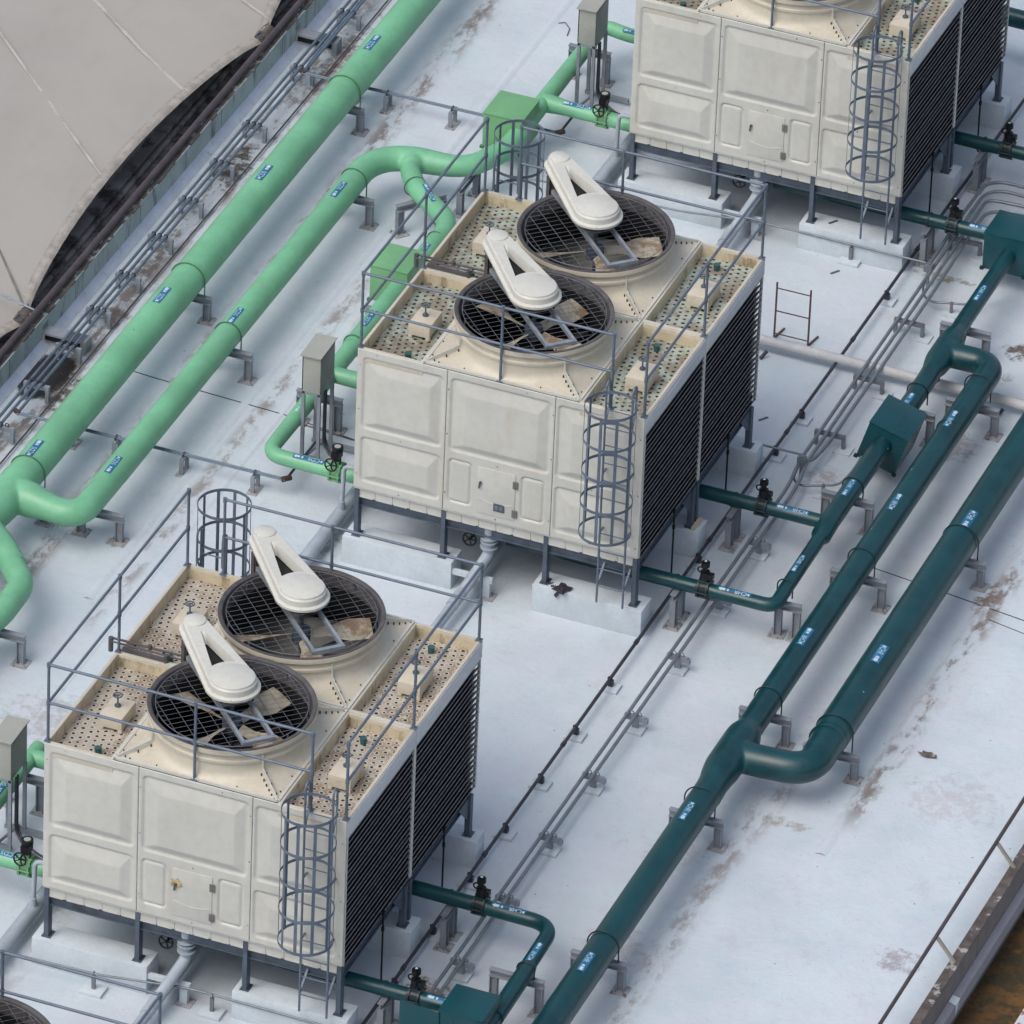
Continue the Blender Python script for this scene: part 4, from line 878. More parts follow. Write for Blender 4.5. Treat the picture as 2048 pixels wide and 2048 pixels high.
# other walls, dark inside, skirt and frame
q = MB(); q.box(.03, TW - .30, TD - .03, TD, 1.3, TOP - .01); q.box(.0, .03, .015, TD, 3.36, TOP - .004); q.build('rear_wall', M['cream'], tw)
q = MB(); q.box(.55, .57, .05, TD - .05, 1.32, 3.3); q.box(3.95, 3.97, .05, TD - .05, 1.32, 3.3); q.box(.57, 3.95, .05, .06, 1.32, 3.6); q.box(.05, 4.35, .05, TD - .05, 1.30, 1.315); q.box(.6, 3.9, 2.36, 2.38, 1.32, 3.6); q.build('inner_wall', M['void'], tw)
q = MB()
for i in range(16):
    a, b_ = .06 + i * 4.28 / 16, .06 + (i + 1) * 4.28 / 16; q.box(a + .003, b_ - .003, .03, .05, 1.135 - (.012 if i % 2 else 0), 1.298)
    q.box(a + .02, b_ - .04, .024, .03, 1.125, 1.15)
q.box(.01, 4.39, -.012, .03, 1.288, 1.30)
q.build('cold_basin_skirt', M['cream'], tw); MB().box(.06, 4.34, TD - .05, TD - .03, 1.12, 1.3).build('rear_skirt', M['cream'], tw)
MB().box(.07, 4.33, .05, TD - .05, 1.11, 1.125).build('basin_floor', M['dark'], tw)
def ibeam(q, a, b_, h=.15, w=.09):
    a, b_ = Vector(a), Vector(b_); q.bar(a, b_, .012, h - .02)
    for s in (-1, 1): q.bar(a + Vector((0, 0, s * (h / 2 - .006))), b_ + Vector((0, 0, s * (h / 2 - .006))), w, .014)
for y in (.10, 2.37, 4.66):
    q = MB(); ibeam(q, (.02, y, 1.04), (4.38, y, 1.04)); q.build('cross_beam', M['leg'], tw)
for x in (.10, 1.45, 2.95, 4.30):
    q = MB(); ibeam(q, (x, .1, 1.035), (x, 4.66, 1.035), .13); q.build('long_beam', M['leg'], tw)
for y in (.04, 2.30, 4.66):
    for x in (.045, 1.39, 2.975, 4.345):
        if y < 1: q = MB().box(x - .03, x + .035, y - .03, y + .012, .452, 1.285).box(x + .023, x + .035, y + .012, y + .10, .452, 1.285).box(x - .06, x + .07, y - .05, y + .13, .452, .464)
        else: q = MB().box(x - .04, x + .04, y - .05, y + .05, .452, 1.12).box(x - .07, x + .07, y - .07, y + .09, .452, .464)
        if x > 4 and y > 1: q.add([(x, y - .05, 1.1), (x, y - .42, 1.1), (x, y - .05, .72), (x + .012, y - .05, 1.1), (x + .012, y - .42, 1.1), (x + .012, y - .05, .72)], [(0, 1, 2), (5, 4, 3), (0, 3, 4, 1), (1, 4, 5, 2), (2, 5, 3, 0)])
        if x > 4 and y > 1 and y < 3: q.box(x - .04, x + .04, y + .13, y + .2, .452, 1.12)
        q.build('leg', M['leg'], tw)
# louvres on both sides
for side in (1, -1):
    X = TW if side > 0 else 0
    q = MB(); e = MB(); nz = 23
    for cell in ((.06, 2.345), (2.42, 4.72)):
        for i in range(nz):
            z = 1.25 + i * (3.345 - 1.25) / (nz - 1) + random.uniform(-.007, .007)
            q.add([(X - side * .01, cell[0], z), (X - side * .01, cell[1], z), (X - side * .11, cell[1], z - .11), (X - side * .11, cell[0], z - .11)], [(0, 1, 2, 3)])
            e.box(*sorted((X - side * .014, X - side * .0)), cell[0], cell[1], z - .006 - random.uniform(-.002, .004), z + .006)
        for yy in (cell[0] + .55, cell[0] + 1.14, cell[0] + 1.72): 
            pass
    q.build('louver_blades', M['louver'], tw); e.build('louver_edges', M['edge'], tw)
    q = MB(); q.box(*sorted((X - side * .15, X - side * .17)), .04, 4.71, 1.14, 3.42); q.build('fill_pack', M['louver'], tw)
    MB().box(*sorted((X - side * .02, X + side * .005)), 2.345, 2.42, 1.22, 3.66).build('middle_strip', M['cover'], tw)
    MB().box(*sorted((X - side * .04, X)), 4.72, 4.75, 1.22, 3.66).build('corner_strip', M['cover'], tw)
    MB().box(*sorted((X - side * .04, X + side * .003)), 0.014, .06, 1.28, 3.38).build('corner_strip', M['cover'], tw)
    for cell in ((.015, 2.37), (2.395, 4.75)):
        q = MB(); a, b_ = cell
        q.box(*sorted((X - side * .035, X + side * .012)), a, b_, 3.38, 3.655); q.box(*sorted((X - side * .02, X + side * .02)), a + .42, b_ - .3, 3.50, 3.58)
        q.build('fascia', M['fascia'], tw, bevel=.006)
# fan deck cells, rings, fans, guards
CEL = ((2.2, 1.215, .02, 2.375), (2.2, 3.60, 2.395, 4.735))
for ci, (cx, cy, y0, y1) in enumerate(CEL):
    n = 128; R0 = 1.105; hx = 1.19; prof = [(0, .40), (.0, .25), (.02, .19), (.07, .145), (.18, .11), (.4, .075), (.7, .05), (1, .035)]
    vs = []; m = len(prof); yc = (y0 + y1) / 2; hy = (y1 - y0) / 2
    for i in range(n):
        a = 2 * PI * i / n; c_, s_ = math.cos(a), math.sin(a)
        rx = hx / abs(c_) if abs(c_) > 1e-6 else 1e9; ry = hy / abs(s_) if abs(s_) > 1e-6 else 1e9; rr = min(rx, ry); bx_, by_ = cx + rr * c_, yc + rr * s_
        ax_, ay_ = cx + R0 * c_, cy + R0 * s_
        for t_, z in prof:
            vs.append((ax_ + (bx_ - ax_) * t_, ay_ + (by_ - ay_) * t_, TOP + z - .02))
    q = MB(); q.add(vs, [(i * m + j, ((i + 1) % n) * m + j, ((i + 1) % n) * m + j + 1, i * m + j + 1) for i in range(n) for j in range(m - 1)])
    dk = q.build('fan_deck', M['cream_warm'], tw, smooth=True, angle=.9)
    q = MB(); q.box(cx - hx - .012, cx + hx + .012, y0, y0 + .03, TOP - .01, TOP + .035); q.box(cx - hx - .012, cx + hx + .012, y1 - .03, y1, TOP - .01, TOP + .035)
    q.box(cx - hx - .02, cx - hx + .02, y0, y1, TOP - .01, TOP + .03); q.box(cx + hx - .02, cx + hx + .02, y0, y1, TOP - .01, TOP + .03); q.build('deck_flange', M['cover'], dk)
    bl = MB()
    for sx in (-1, 1):
        for sy in (-1, 1):
            q = MB(); co = Vector((cx + sx * hx, yc + sy * hy, 0)); cc = Vector((cx, cy, 0)); dd = (co - cc).normalized(); nn = Vector((-dd.y, dd.x, 0)) * .008
            L = (co - cc).length; pr = [(R0 + .002, .44), (R0 + .03, .38), (R0 + .055, .21), (L - .02, .07), (L - .02, .03), (R0 + .2, .03), (R0 - .01, .1)]
            k = len(pr); v2 = [cc + dd * r_ + nn + Vector((0, 0, TOP + z - .02)) for r_, z in pr] + [cc + dd * r_ - nn + Vector((0, 0, TOP + z - .02)) for r_, z in pr]
            q.add(v2, [tuple(range(k)), tuple(range(2 * k - 1, k - 1, -1))] + [(i, (i + 1) % k, k + (i + 1) % k, k + i) for i in range(k)])
            q.build('corner_rib', M['cover'], dk)
            for s in range(6):
                r_ = R0 + .07 + s * (L - R0 - .12) / 5
                zz = TOP + .04 + .10 * (1 - s / 5) ** 1.3
                for sg in ((-1,) if s % 2 else (-1, 1)): bl.cyl(cc + dd * r_ + nn * sg * 4.5 + Vector((0, 0, zz - .04)), cc + dd * r_ + nn * sg * 4.5 + Vector((0, 0, zz - .004)), .0105, 6)
    for k in range(5):
        for x_ in (cx - hx + .05, cx + hx - .05): bl.cyl((x_, y0 + .2 + k * .39, TOP + .02), (x_, y0 + .2 + k * .39, TOP + .041), .010, 6)
        for y_ in (y0 + .06, y1 - .06): bl.cyl((cx - hx + .2 + k * .39, y_, TOP + .02), (cx - hx + .2 + k * .39, y_, TOP + .041), .010, 6)
    bl.build('bolt', M['dark'], dk)
    q = MB(); q.lathe((cx, cy, 0), [(1.10, 3.90), (1.10, 3.95), (1.128, 3.96), (1.13, 4.00), (1.105, 4.015), (1.10, 4.07), (1.108, 4.10), (1.148, 4.11), (1.15, 4.17), (1.147, 4.185)], 128)
    fr = q.build('fan_ring', M['cream_warm'], tw, smooth=True, angle=.6)
    q = MB(); q.lathe((cx, cy, 0), [(1.148, 4.180), (1.143, 4.197), (1.12, 4.20), (1.085, 4.18), (1.06, 4.10), (1.045, 3.98)], 128); q.build('ring_lip', M['rim'], fr, smooth=True)
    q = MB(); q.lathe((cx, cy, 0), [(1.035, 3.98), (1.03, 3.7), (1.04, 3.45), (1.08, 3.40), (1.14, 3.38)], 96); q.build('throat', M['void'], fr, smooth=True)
    # fan
    hub = MB(); hub.cyl((cx, cy, 3.74), (cx, cy, 3.92), .13, 24); hub.cyl((cx, cy, 2.9), (cx, cy, 4.3), .03, 12)
    fan = hub.build('fan_hub', M['leg'], tw, smooth=True, angle=.5)
    for b5 in range(4):
        a = 2 * PI * b5 / 4 + (math.radians(33) if ci else math.radians(69)); q = MB(); vs = []
        ca, sa = math.cos(a), math.sin(a)
        for i in range(9):
            r_ = .16 + .82 * i / 8; w = .07 + .11 * sst(2, 5, i); tw_ = math.radians(34 - 18 * i / 8)
            for s, th_ in ((-1, 0), (-.4, .014), (.4, .014), (1, 0), (.4, -.014), (-.4, -.014)):
                u, v_ = s * w * math.cos(tw_), s * w * math.sin(tw_) + th_; vs.append((cx + r_ * ca - u * sa, cy + r_ * sa + u * ca, 3.84 + v_))
        fs = [(i * 6 + j, i * 6 + (j + 1) % 6, (i + 1) * 6 + (j + 1) % 6, (i + 1) * 6 + j) for i in range(8) for j in range(6)] + [(0, 1, 2, 3, 4, 5), (53, 52, 51, 50, 49, 48)]
        q.add(vs, fs); q.build('fan_blade', M['blade'], fan, smooth=True)
    # braces below
    q = MB(); 
    for a in (.5, 1.05): q.bar((cx - 1.0 * math.cos(a), cy - 1.0 * math.sin(a), 3.45), (cx + 1.0 * math.cos(a), cy + 1.0 * math.sin(a), 3.45), .05, .05)
    q.build('brace', M['rim'], fan)
    # guard: belt axis d
    dx, dy = -.6936, .7204; D = Vector((dx, dy, 0)); Nn = Vector((-dy, dx, 0)) * -1; C0 = Vector((cx, cy, 0))
    q = MB(); q.ring((cx, cy, 4.185), 1.03, .006, (0, 0, 1), 96, 6); 
    R = 1.028
    for i in range(-5, 6):
        o_ = i * .19
        if abs(o_) < .1 or abs(o_ + .0) > R: continue
        h = math.sqrt(R * R - o_ * o_); q.tube([C0 + Nn * o_ - D * h + Vector((0, 0, 4.185)), C0 + Nn * o_ + D * h + Vector((0, 0, 4.185))], .0038, 4)
    for i in range(-9, 10):
        o_ = i * .108; h = math.sqrt(R * R - o_ * o_)
        q.tube([C0 + D * o_ - Nn * h + Vector((0, 0, 4.193)), C0 + D * o_ + Nn * h + Vector((0, 0, 4.193))], .0030, 4)
    for i in range(12): a = 2 * PI * (i + .3) / 12; q.bar((cx + 1.03 * math.cos(a), cy + 1.03 * math.sin(a), 4.19), (cx + 1.05 * math.cos(a), cy + 1.05 * math.sin(a), 4.06), .025, .01)
    gd = q.build('wire_guard', M['wire'], tw)
    q = MB()
    for o_ in (-.21, .21): q.bar(C0 + Nn * o_ - D * .99 + Vector((0, 0, 4.225)), C0 + Nn * o_ + D * 1.15 + Vector((0, 0, 4.225)), .045, .06)
    q.bar(C0 - Nn * .24 - D * .99 + Vector((0, 0, 4.222)), C0 + Nn * .24 - D * .99 + Vector((0, 0, 4.222)), .06, .05); q.bar(C0 - Nn * .21 + Vector((0, 0, 4.24)), C0 + Nn * .21 + Vector((0, 0, 4.24)), .2, .06)
    q.build('drive_beam', M['alu'], tw)
    # motor and its bracket
    q = MB(); mc = C0 + D * 1.36; q.cyl(mc + Vector((0, 0, 3.92)), mc + Vector((0, 0, 4.38)), .125, 24)
    for i in range(18): a = 2 * PI * i / 18; q.bar(mc + Vector((.13 * math.cos(a), .13 * math.sin(a), 3.95)), mc + Vector((.13 * math.cos(a), .13 * math.sin(a), 4.3)), .012, .03, (math.cos(a), math.sin(a), 0))
    q.bar(mc - D * .02 + Nn * .2 + Vector((0, 0, 3.75)), mc - D * .02 + Nn * .2 + Vector((0, 0, 4.38)), .05, .05); q.bar(mc - D * .02 - Nn * .2 + Vector((0, 0, 3.75)), mc - D * .02 - Nn * .2 + Vector((0, 0, 4.38)), .05, .05)
    q.bar(mc - Nn * .2 + Vector((0, 0, 4.37)), mc + Nn * .2 + Vector((0, 0, 4.37)), .2, .025)
    q.build('motor', M['rim'], tw, smooth=True, angle=.5)
    q = MB(); q.cyl(mc + Nn * .0 + D * .16 + Vector((0, 0, 4.33)), mc + D * .16 + Vector((0, 0, 4.40)), .03, 8); q.build('bolt_cap', M['cap'], tw)
    # belt guard cover
    L = 1.44; r1, r2 = .325, .165
    def hull(off_, n_=26):
        a1 = math.acos((r1 - r2) / L); pts = []
        for i in range(n_ + 1):
            a = a1 + (2 * PI - 2 * a1) * i / n_; pts.append(((r1 + off_) * math.cos(a), (r1 + off_) * math.sin(a)))
        for i in range(n_ + 1):
            a = -a1 + 2 * a1 * i / n_; pts.append((L + (r2 + off_) * math.cos(a), (r2 + off_) * math.sin(a)))
        return pts
    T_ = lambda p, z: (cx + dx * p[0] - dy * p[1], cy + dy * p[0] + dx * p[1], z)
    def tri(s):                       # rounded triangular window
        c_ = (.60, 0); P_ = []
        for i in range(9): a = -.46 + .92 * i / 8; P_.append((.385 * math.cos(a), .385 * math.sin(a)))
        P_ += [(1.16, .028), (1.18, 0), (1.16, -.028)]
        return [(c_[0] + (x - c_[0]) * s, c_[1] + (y - c_[1]) * s) for x, y in P_]
    loops = [(hull(.055), 4.435), (hull(.055), 4.47), (hull(.035), 4.483), (hull(.012), 4.49), (hull(.004), 4.57), (hull(-.018), 4.597)]
    q = MB(); k = len(loops[0][0])
    q.add([T_(p, z) for lp, z in loops for p in lp], [(a * k + i, a * k + (i + 1) % k, (a + 1) * k + (i + 1) % k, (a + 1) * k + i) for a in range(5) for i in range(k)])
    ho = tri(1.0); outer = hull(-.018)
    vv = [Vector((*p, 0)) for p in outer] + [Vector((*p, 0)) for p in ho]
    tris = tessellate_polygon([[Vector((*p, 0)) for p in outer], [Vector((*p, 0)) for p in ho]])
    q.add([T_((v.x, v.y), 4.597) for v in vv], tris)
    hi = tri(.84); m2 = len(ho); hi = [(x - .03, y - .0) for x, y in hi]
    q.add([T_(p, 4.597) for p in ho] + [T_(p, 4.45) for p in hi], [(i, (i + 1) % m2, m2 + (i + 1) % m2, m2 + i) for i in range(m2)])
    ub = hull(.055); vb = [Vector((*p, 0)) for p in ub] + [Vector((*p, 0)) for p in hi]
    q.add([T_((v.x, v.y), 4.435 if i < k else 4.45) for i, v in enumerate(vb)], tessellate_polygon([[Vector((*p, 0)) for p in ub], [Vector((*p, 0)) for p in hi]]))
    bc = q.build('belt_cover', M['cover'], tw, smooth=True, angle=.55)
    q = MB(); q.lathe((cx, cy, 0), [(0.001, 4.627), (.285, 4.625), (.305, 4.615), (.31, 4.595)], 48)
    q.build('pulley_boss', M['cover'], bc, smooth=True, angle=.6)
    MB().lathe((cx + dx * L, cy + dy * L, 0), [(0.001, 4.622), (.135, 4.62), (.148, 4.612), (.15, 4.595)], 32).build('pulley_boss', M['cover'], bc, smooth=True, angle=.6)
    q = MB()
    for i in range(4):
        a = PI * i / 2 + .35; p = (cx + .365 * math.cos(a), cy + .365 * math.sin(a)); q.cyl((*p, 4.47), (*p, 4.479), .009, 6)
    q.build('bolt', M['dark'], bc)
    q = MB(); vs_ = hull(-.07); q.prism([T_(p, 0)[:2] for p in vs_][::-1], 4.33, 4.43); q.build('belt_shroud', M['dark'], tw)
# hot water basins
def wheel_valve(root, x, y, z):
    q = MB(); q.cyl((x, y, z), (x, y, z + .02), .045, 12); q.cyl((x, y, z + .02), (x, y, z + .17), .012, 8); q.cyl((x, y, z + .02), (x, y, z + .06), .03, 12, r2=.012); q.ring((x, y, z + .175), .062, .009, (0, 0, 1), 20, 6)
    for i in range(3): a = PI * i / 3; q.bar((x - .06 * math.cos(a), y - .06 * math.sin(a), z + .175), (x + .06 * math.cos(a), y + .06 * math.sin(a), z + .175), .009, .009)
    return q.build('valve_wheel', M['leg'], root, smooth=True)
basins = []
for sx, (xa, xb) in (('L', (0.0, 1.0)), ('R', (3.40, 4.40))):
    for (ya, yb) in ((.0, 2.37), (2.40, 4.75)):
        q = MB(); w = .045; zt = TOP + .005; zf = TOP - .20
        q.box(xa, xa + w, ya, yb, zf - .02, zt); q.box(xb - w, xb, ya, yb, zf - .02, zt); q.box(xa + w, xb - w, yb - w, yb, zf - .02, zt - .003); q.box(xa + w, xb - w, ya, ya + w, zf - .02, zt - .003)
        bs = q.build('hot_water_basin', M['cream_warm'], tw, bevel=.004)
        q = MB(); e = .004
        q.box(xa + w, xa + w + e, ya + w, yb - w, zf, zt - .05); q.box(xb - w - e, xb - w, ya + w, yb - w, zf, zt - .05); q.box(xa + w + e, xb - w - e, yb - w - e, yb - w, zf, zt - .05); q.box(xa + w + e, xb - w - e, ya + w, ya + w + e, zf, zt - .05); q.build('basin_lining', M['basin_wall'], bs)
        q = MB(); q.box(xa + w, xb - w, ya + w, yb - w, zf - .02, zf); fb = q.build('basin_floor', M['basin_green'], bs); basins.append(fb)
        cx = .585 if sx == 'L' else 3.925; cy = ya + 1.09 if ya < 1 else ya + 1.12
        q = MB(); hx, hy = .165, .24
        q.add([(cx - hx, cy - hy, zf + .05), (cx + hx, cy - hy, zf + .05), (cx + hx, cy + hy, zf + .05), (cx - hx, cy + hy, zf + .05), (cx - hx, cy - hy, zf + .24), (cx + hx, cy - hy, zf + .24), (cx + hx, cy + hy, zf + .24), (cx - hx, cy + hy, zf + .24), (cx, cy, zf + .275)],
              [(0, 3, 2, 1), (0, 1, 5, 4), (1, 2, 6, 5), (2, 3, 7, 6), (3, 0, 4, 7), (4, 5, 8), (5, 6, 8), (6, 7, 8), (7, 4, 8)])
        for ddx in (-1, 1):
            for ddy in (-1, 1): q.box(cx + ddx * (hx - .03) - .03, cx + ddx * (hx - .03) + .03, cy + ddy * (hy - .04) - .04, cy + ddy * (hy - .04) + .04, zf, zf + .06)
        q.build('inlet_box', M['inlet'], bs, bevel=.008)
        wheel_valve(bs, cx, cy, zf + .27)
        sx_, sy_ = (cx - .14, ya + 2.03) if sx == 'R' else (cx + .06, ya + .31)
        MB().cyl((sx_, sy_, zf), (sx_, sy_, zf + .10), .042, 16, r2=.05).build('overflow_stub', M['cap'], bs, smooth=True, angle=.5)
MB().box(.02, .98, 2.371, 2.399, TOP - .1, TOP + .012).build('divider_cap', M['cover'], tw); MB().box(3.42, 4.38, 2.371, 2.399, TOP - .1, TOP + .012).build('divider_cap', M['cover'], tw)
# small manifold across the left basins
q = MB(); q.tube([(-.12, 2.47, 3.80), (.95, 2.50, 3.78)], .018, 10); q.tube([(-.12, 2.43, 3.77), (.95, 2.45, 3.75)], .014, 10); q.tube([(-.12, 2.45, 3.60), (-.12, 2.45, 3.82)], .035, 10); q.box(.08, .70, 2.37, 2.42, 3.69, 3.74); q.cyl((.72, 2.40, 3.68), (.72, 2.40, 3.80), .035, 10); q.cyl((.45, 2.47, 3.77), (.45, 2.47, 3.84), .03, 10)
q.build('basin_manifold', M['rim'], tw, smooth=True)
# railing
q = MB(); ZT_, ZM_ = 4.905, 4.29; r_ = .0205; z0 = TOP
def post(x, y, zt=ZT_): q.cyl((x, y, z0), (x, y, zt), r_, 12); q.box(x - .045, x + .045, y - .045, y + .045, z0 + .004, z0 + .014)
def rails(pts, zs=(ZT_, ZM_)):
    for z in zs: q.tube([(x, y, z) for x, y in pts], r_, 12)
L_, R_, F_, B_ = .03, 4.37, .035, 4.71
for p in ((L_, F_), (L_, 2.38), (L_, B_), (2.17, F_), (3.86, F_), (R_, F_), (R_, 2.38), (R_, B_), (2.17, B_), (.57, B_)): post(*p)
rails([(L_, F_), (L_, B_)]); rails([(L_, F_), (3.86, F_)]); rails([(R_, F_), (R_, B_)]); rails([(.57, B_), (R_, B_)])
for p in ((L_, F_), (L_, 2.38), (L_, B_), (2.17, F_), (3.86, F_), (R_, F_), (R_, 2.38), (R_, B_), (2.17, B_), (.57, B_)):
    for z in (ZT_, ZM_): q.cyl((p[0], p[1], z - .04), (p[0], p[1], z + .025), .029, 12)
q.build('railing', M['steel'], tw, smooth=True, angle=.6)
# caged ladders
def ladder(x0, x1, y, zb, zt, side, rings, cyc, name):
    q = MB()
    for x in (x0, x1):
        top = zt + .42; loop = [(x, y, zb), (x, y, top)]
        for i in range(1, 9): a = PI * i / 8; loop.append((x, y - side * (.07 - .07 * math.cos(a)), top + .07 * math.sin(a)))
        loop += [(x, y - side * .14, zt + .0)]
        q.tube(loop, .017, 10)
        q.bar((x, y - side * .14, zt + .03), (x, y, zt - .20), .03, .012)
        for z in (zb + .3, 1.7, 2.7): 
            if z < zt: q.bar((x, y, z), (x, -.0 if side < 0 else TD, z), .03, .02) if z > 1.3 else q.bar((x, y, z), (x + .0, (.1 if side < 0 else TD - .1), z + .22), .03, .02)
    z = zb + .28
    while z < zt + .1: q.tube([(x0, y, z), (x1, y, z)], .010, 8); z += .3
    lo = q.build('ladder', M['steel'], tw, smooth=True, angle=.6)
    cx = (x0 + x1) / 2; rr = .378; cy = y + side * cyc
    for z in rings:
        q = MB(); vs = []; nn_ = 40; a_open = math.asin((x1 - x0) / 2 / rr) if cyc < rr else 0
        for i in range(nn_ + 1):
            a = 2 * PI * i / nn_
            for ro, zz in ((rr, z - .022), (rr, z + .022), (rr - .008, z + .022), (rr - .008, z - .022)):
                vs.append((cx + ro * math.cos(a), cy + ro * math.sin(a), zz))
        q.add(vs, [(i * 4 + j, i * 4 + (j + 1) % 4, (i + 1) * 4 + (j + 1) % 4, (i + 1) * 4 + j) for i in range(nn_) for j in range(4)])
        q.build('cage_hoop', M['steel'], lo, smooth=True, angle=.6)
    for i in range(7):
        q = MB(); a = math.radians(-side * -90 + (-108 + 36 * i)); c_, s_ = math.cos(a), math.sin(a); p = Vector((cx + (rr - .012) * c_, cy + (rr - .012) * s_, 0))
        q.bar(p + Vector((0, 0, rings[-1] - .02)), p + Vector((0, 0, rings[0] + .02)), .045, .007, (c_, s_, 0)); q.build('cage_strap', M['steel'], lo)
ladder(3.86, 4.26, -.17, .50, 3.72, -1, (4.08, 3.56, 3.03, 2.50, 1.98), .345, 'ladder')
ladder(.14, .52, TD + .17, .50, 3.72, 1, (4.42, 3.90, 3.4, 2.85, 2.3), .345, 'ladder')

# copies of the tower
labels = {-2: 'cooling tower cut off at the bottom left corner, only its rear fan and railing showing', -1: 'lowest full cooling tower with brown scaled basins and a rusty door handle', 1: 'topmost cream cooling tower, its fans cut off by the top edge'}
towers = {0: tw}
for k in (-2, -1, 1): towers[k] = dup(tw, (0, k * SH, 0), labels[k])
for k in (-2, -1):
    for ch in towers[k].children:
        for g_ in ch.children:
            if g_.data in [b_.data for b_ in basins]:
                g_.data = g_.data.copy(); g_.data.materials[0] = M['basin_brown']
# fans stand at other angles on the other towers
def spin(root, ang):
    for ch in root.children:
        if ch.name.startswith('fan_hub'):
            first = not getattr(spin, 'f', False)
            bx = sum(v.co.x for v in ch.data.vertices) / len(ch.data.vertices); by = sum(v.co.y for v in ch.data.vertices) / len(ch.data.vertices)
            for b_ in ch.children:
                if b_.name.startswith('fan_blade'):
                    c_, s_ = math.cos(ang), math.sin(ang); b_.location = (bx - c_ * bx + s_ * by, by - s_ * bx - c_ * by, 0); b_.rotation_euler = (0, 0, ang)
def child(root, pre): return [c for c in root.children if c.name.startswith(pre)]
dr = child(towers[0], 'door')[0]; q = MB(); q.box(2.17, 2.34, -.032, -.021, 1.50, 1.63); wd = q.build('meter_window', M['leg'], dr)
q = MB()
for x in (2.215, 2.285): q.box(x - .022, x + .022, -.034, -.0321, 1.54, 1.60)
q.build('meter_dial', M['conduit'], dr)
dr = child(towers[-1], 'door')[0]; dr['label'] = 'door with rust around its handle'
m_, t_, b_, P_ = new_mat('rust_stain', .8); n_ = noise(t_, P_, 14, 6, .7); t_.links.new(mixc(t_, smooth(t_, n_, .4, .6), (.30, .19, .06), (.5, .42, .26)), b_.inputs['Base Color'])
q = MB(); vs = [(1.965 + .085 * (1 + .35 * math.sin(i * 2.7)) * math.cos(2 * PI * i / 20), -.0262, 1.93 + .085 * (1 + .3 * math.sin(i * 1.9)) * math.sin(2 * PI * i / 20)) for i in range(20)]
q.add(vs, [tuple(range(20))]); q.build('rust_stain', m_, dr)

# ------------------------------------------------------------ electrical cabinets left of each tower
cab = thing('electrical_cabinet', 'warm grey cabinet on steel legs left of the middle tower', 'electrical cabinet', (-1.55, 2.1, 0), 'electrical cabinets on legs')
q = MB().box(-1.69, -1.415, 2.10, 2.64, 1.24, 1.86); cs = part(q, 'case', M['box'], cab, bevel=.006)
q = MB(); q.add([(-1.73, 2.06, 1.862), (-1.395, 2.06, 1.875), (-1.395, 2.67, 1.90), (-1.73, 2.67, 1.887), (-1.73, 2.06, 1.878), (-1.395, 2.06, 1.891), (-1.395, 2.67, 1.916), (-1.73, 2.67, 1.903)], [(0, 3, 2, 1), (4, 5, 6, 7), (0, 1, 5, 4), (1, 2, 6, 5), (2, 3, 7, 6), (3, 0, 4, 7)]); part(q, 'rain_lid', M['box'], cab)
q = MB().box(-1.712, -1.692, 2.12, 2.62, 1.25, 1.85); part(q, 'side_door', M['dark'], cab)
for x in (-1.68, -1.43):
    for y in (2.12, 2.61): part(MB().box(x - .025, x + .025, y - .02, y + .02, .10, 1.24), 'leg', M['beam'], cab)
q = MB(); q.box(-1.72, -1.40, 2.09, 2.16, .06, .12); q.box(-1.72, -1.0, 2.58, 2.64, .06, .12); q.box(-1.70, -1.40, 2.1, 2.16, 1.20, 1.24); q.bar((-1.62, 2.12, .12), (-1.5, 2.6, .16), .03, .03); part(q, 'base_frame', M['beam'], cab)
q = MB()
for i, x in enumerate((-1.39, -1.39)): q.tube(fillet([(x, 2.22 + .06 * i, 1.24), (x, 2.22 + .06 * i, .30), (-1.1, 2.02 + .06 * i, .2), (-.6, 1.80 + .08 * i, .2), (.2, 1.75 + .1 * i, .2)], .26), .018, 10)
part(q, 'cable_conduit', M['dconduit'], cab, smooth=True)
dup(cab, (-1.55 - .03, 2.1 - 10.84, 0), 'warm grey cabinet on steel legs at the left edge beside the lowest full tower'); dup(cab, (-1.58, 2.1 + SH + .1, 0), 'warm grey cabinet with a rusty spot on its lid beside the topmost tower')

# ------------------------------------------------------------ loose things
t = thing('trestle', 'small rusty red ladder-like frame standing on the floor behind the middle tower', 'frame', (3.68, 8.25, 0))
q = MB(); 
for x in (3.42, 3.96): q.bar((x, 8.24, .0), (x, 8.24, 1.0), .024, .024); q.bar((x, 8.24, .02), (x + .05, 8.55, .02), .024, .024)
for z in (.1, .5, .9): q.bar((3.42, 8.24, z), (3.96, 8.24, z), .014, .014)
part(q, 'bars', M['red'], t)
t = thing('rag', 'crumpled dark rag on the right front plinth of the middle tower', 'rag', (3.3, -.02, .45)); q = MB(); vs = []
for j in range(9):
    for i in range(12): a = 2 * PI * i / 12; r_ = .10 * (j / 8) * (1 + .4 * math.sin(i * 2.1) + .2 * random.random()); vs.append((3.28 + r_ * 1.1 * math.cos(a), -.01 + r_ * 1.2 * math.sin(a) - .02, .455 + .05 * (1 - j / 8) + random.uniform(0, .035)))
q.add(vs, [(j * 12 + i, j * 12 + (i + 1) % 12, (j + 1) * 12 + (i + 1) % 12, (j + 1) * 12 + i) for j in range(8) for i in range(12)]); part(q, 'cloth', M['rag'], t, smooth=True)
part(MB().bar((3.24, -.06, .46), (3.20, -.10, .36), .07, .012), 'hanging_corner', M['rag'], t)
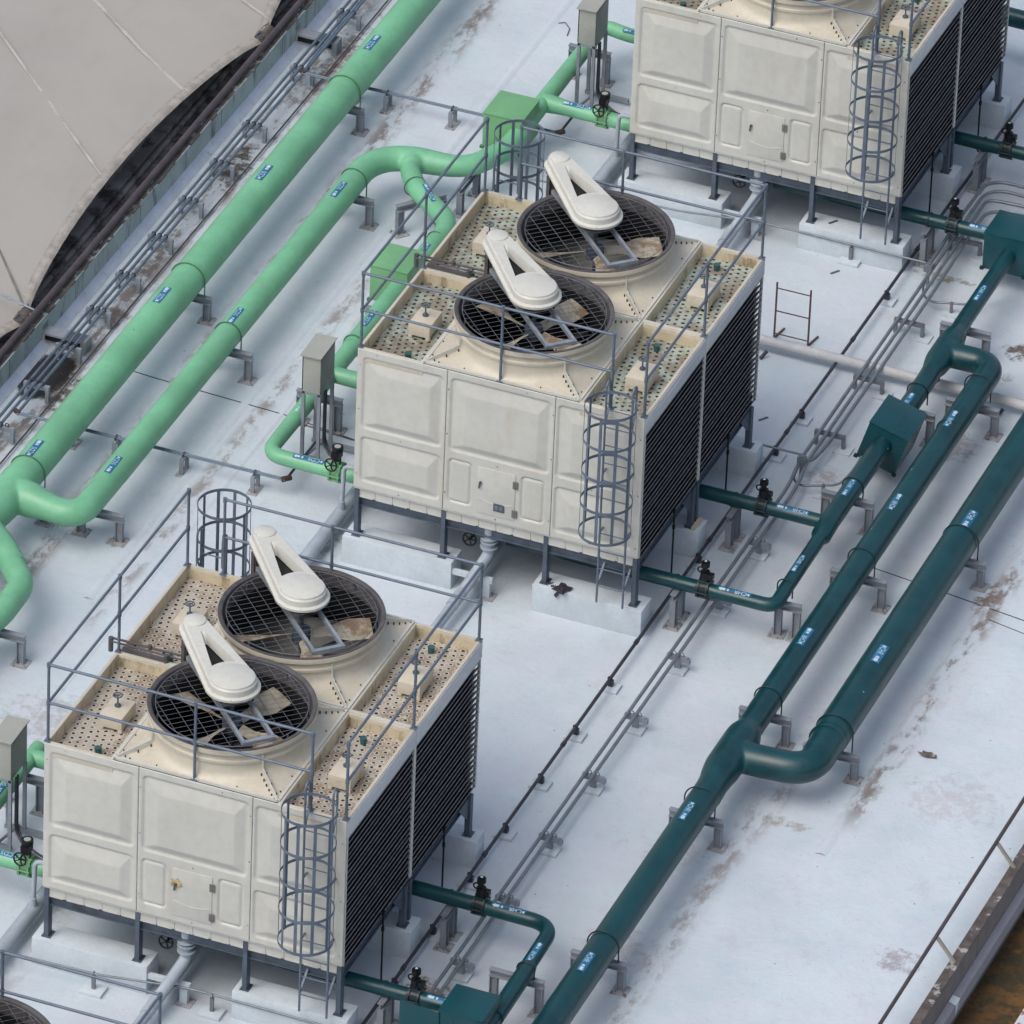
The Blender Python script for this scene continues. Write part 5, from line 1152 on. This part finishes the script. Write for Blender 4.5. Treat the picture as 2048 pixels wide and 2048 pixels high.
t = thing('pliers', 'pliers with a red grip on the right front plinth of the middle tower', 'tool', (3.1, .0, .452)); q = MB(); q.bar((3.03, .03, .462), (3.10, .08, .462), .012, .012); q.bar((3.03, .01, .462), (3.08, .04, .462), .012, .012); part(q, 'jaws', M['leg'], t); part(MB().bar((3.10, -.02, .462), (3.14, .01, .462), .022, .02), 'grip', M['red'], t)
t = thing('metal_hook', 'bent dark metal rod beside the pliers on the plinth', 'tool', (3.2, .0, .452)); q = MB(); q.tube([(3.15, .03, .46), (3.20, -.02, .46), (3.22, .05, .46), (3.24, .12, .46)], .008, 6); part(q, 'rod', M['leg'], t)
t = thing('wood_offcut', 'pale wooden offcut on the middle right plinth of the middle tower', 'offcut', (4.43, 2.3, .45)); part(MB().bar((4.42, 2.22, .475), (4.43, 2.52, .475), .06, .045), 'plank', M['basin_wall'], t)
for p, l in (((3.6, 10.4, 0), 'short dark strip lying on the floor below the topmost tower'), ((4.07, 6.1, 0), 'small dark scrap on the floor beside the middle tower'), ((3.3, 11.05, .45), 'small dark scrap on the plinth of the topmost tower')):
    t = thing('scrap', l, 'scrap', p); part(MB().bar((p[0] - .05, p[1] - .08, p[2] + .008), (p[0] + .04, p[1] + .06, p[2] + .008), .035, .008), 'piece', M['leg'], t)
t = thing('dead_leaf', 'brown curled leaf on the floor right of the widest teal pipe', 'leaf', (9.3, -1.1, 0)); q = MB(); vs = [(9.28 + .13 * (1 + .3 * math.sin(i * 3)) * math.cos(2 * PI * i / 14), -1.1 + .07 * math.sin(2 * PI * i / 14), .012 + .02 * (i % 2)) for i in range(14)] + [(9.28, -1.1, .03)]
q.add(vs, [(i, (i + 1) % 14, 14) for i in range(14)]); part(q, 'blade', M['ledge'], t)
t = thing('wire_scrap', 'thin bent wire on the white floor left of the upper cabinet', 'wire', (-2.8, 15.4, 0)); part(MB().tube([(-2.95, 15.45, .01), (-2.85, 15.5, .02), (-2.72, 15.35, .02), (-2.68, 15.15, .01)], .007, 6), 'strand', M['dconduit'], t)
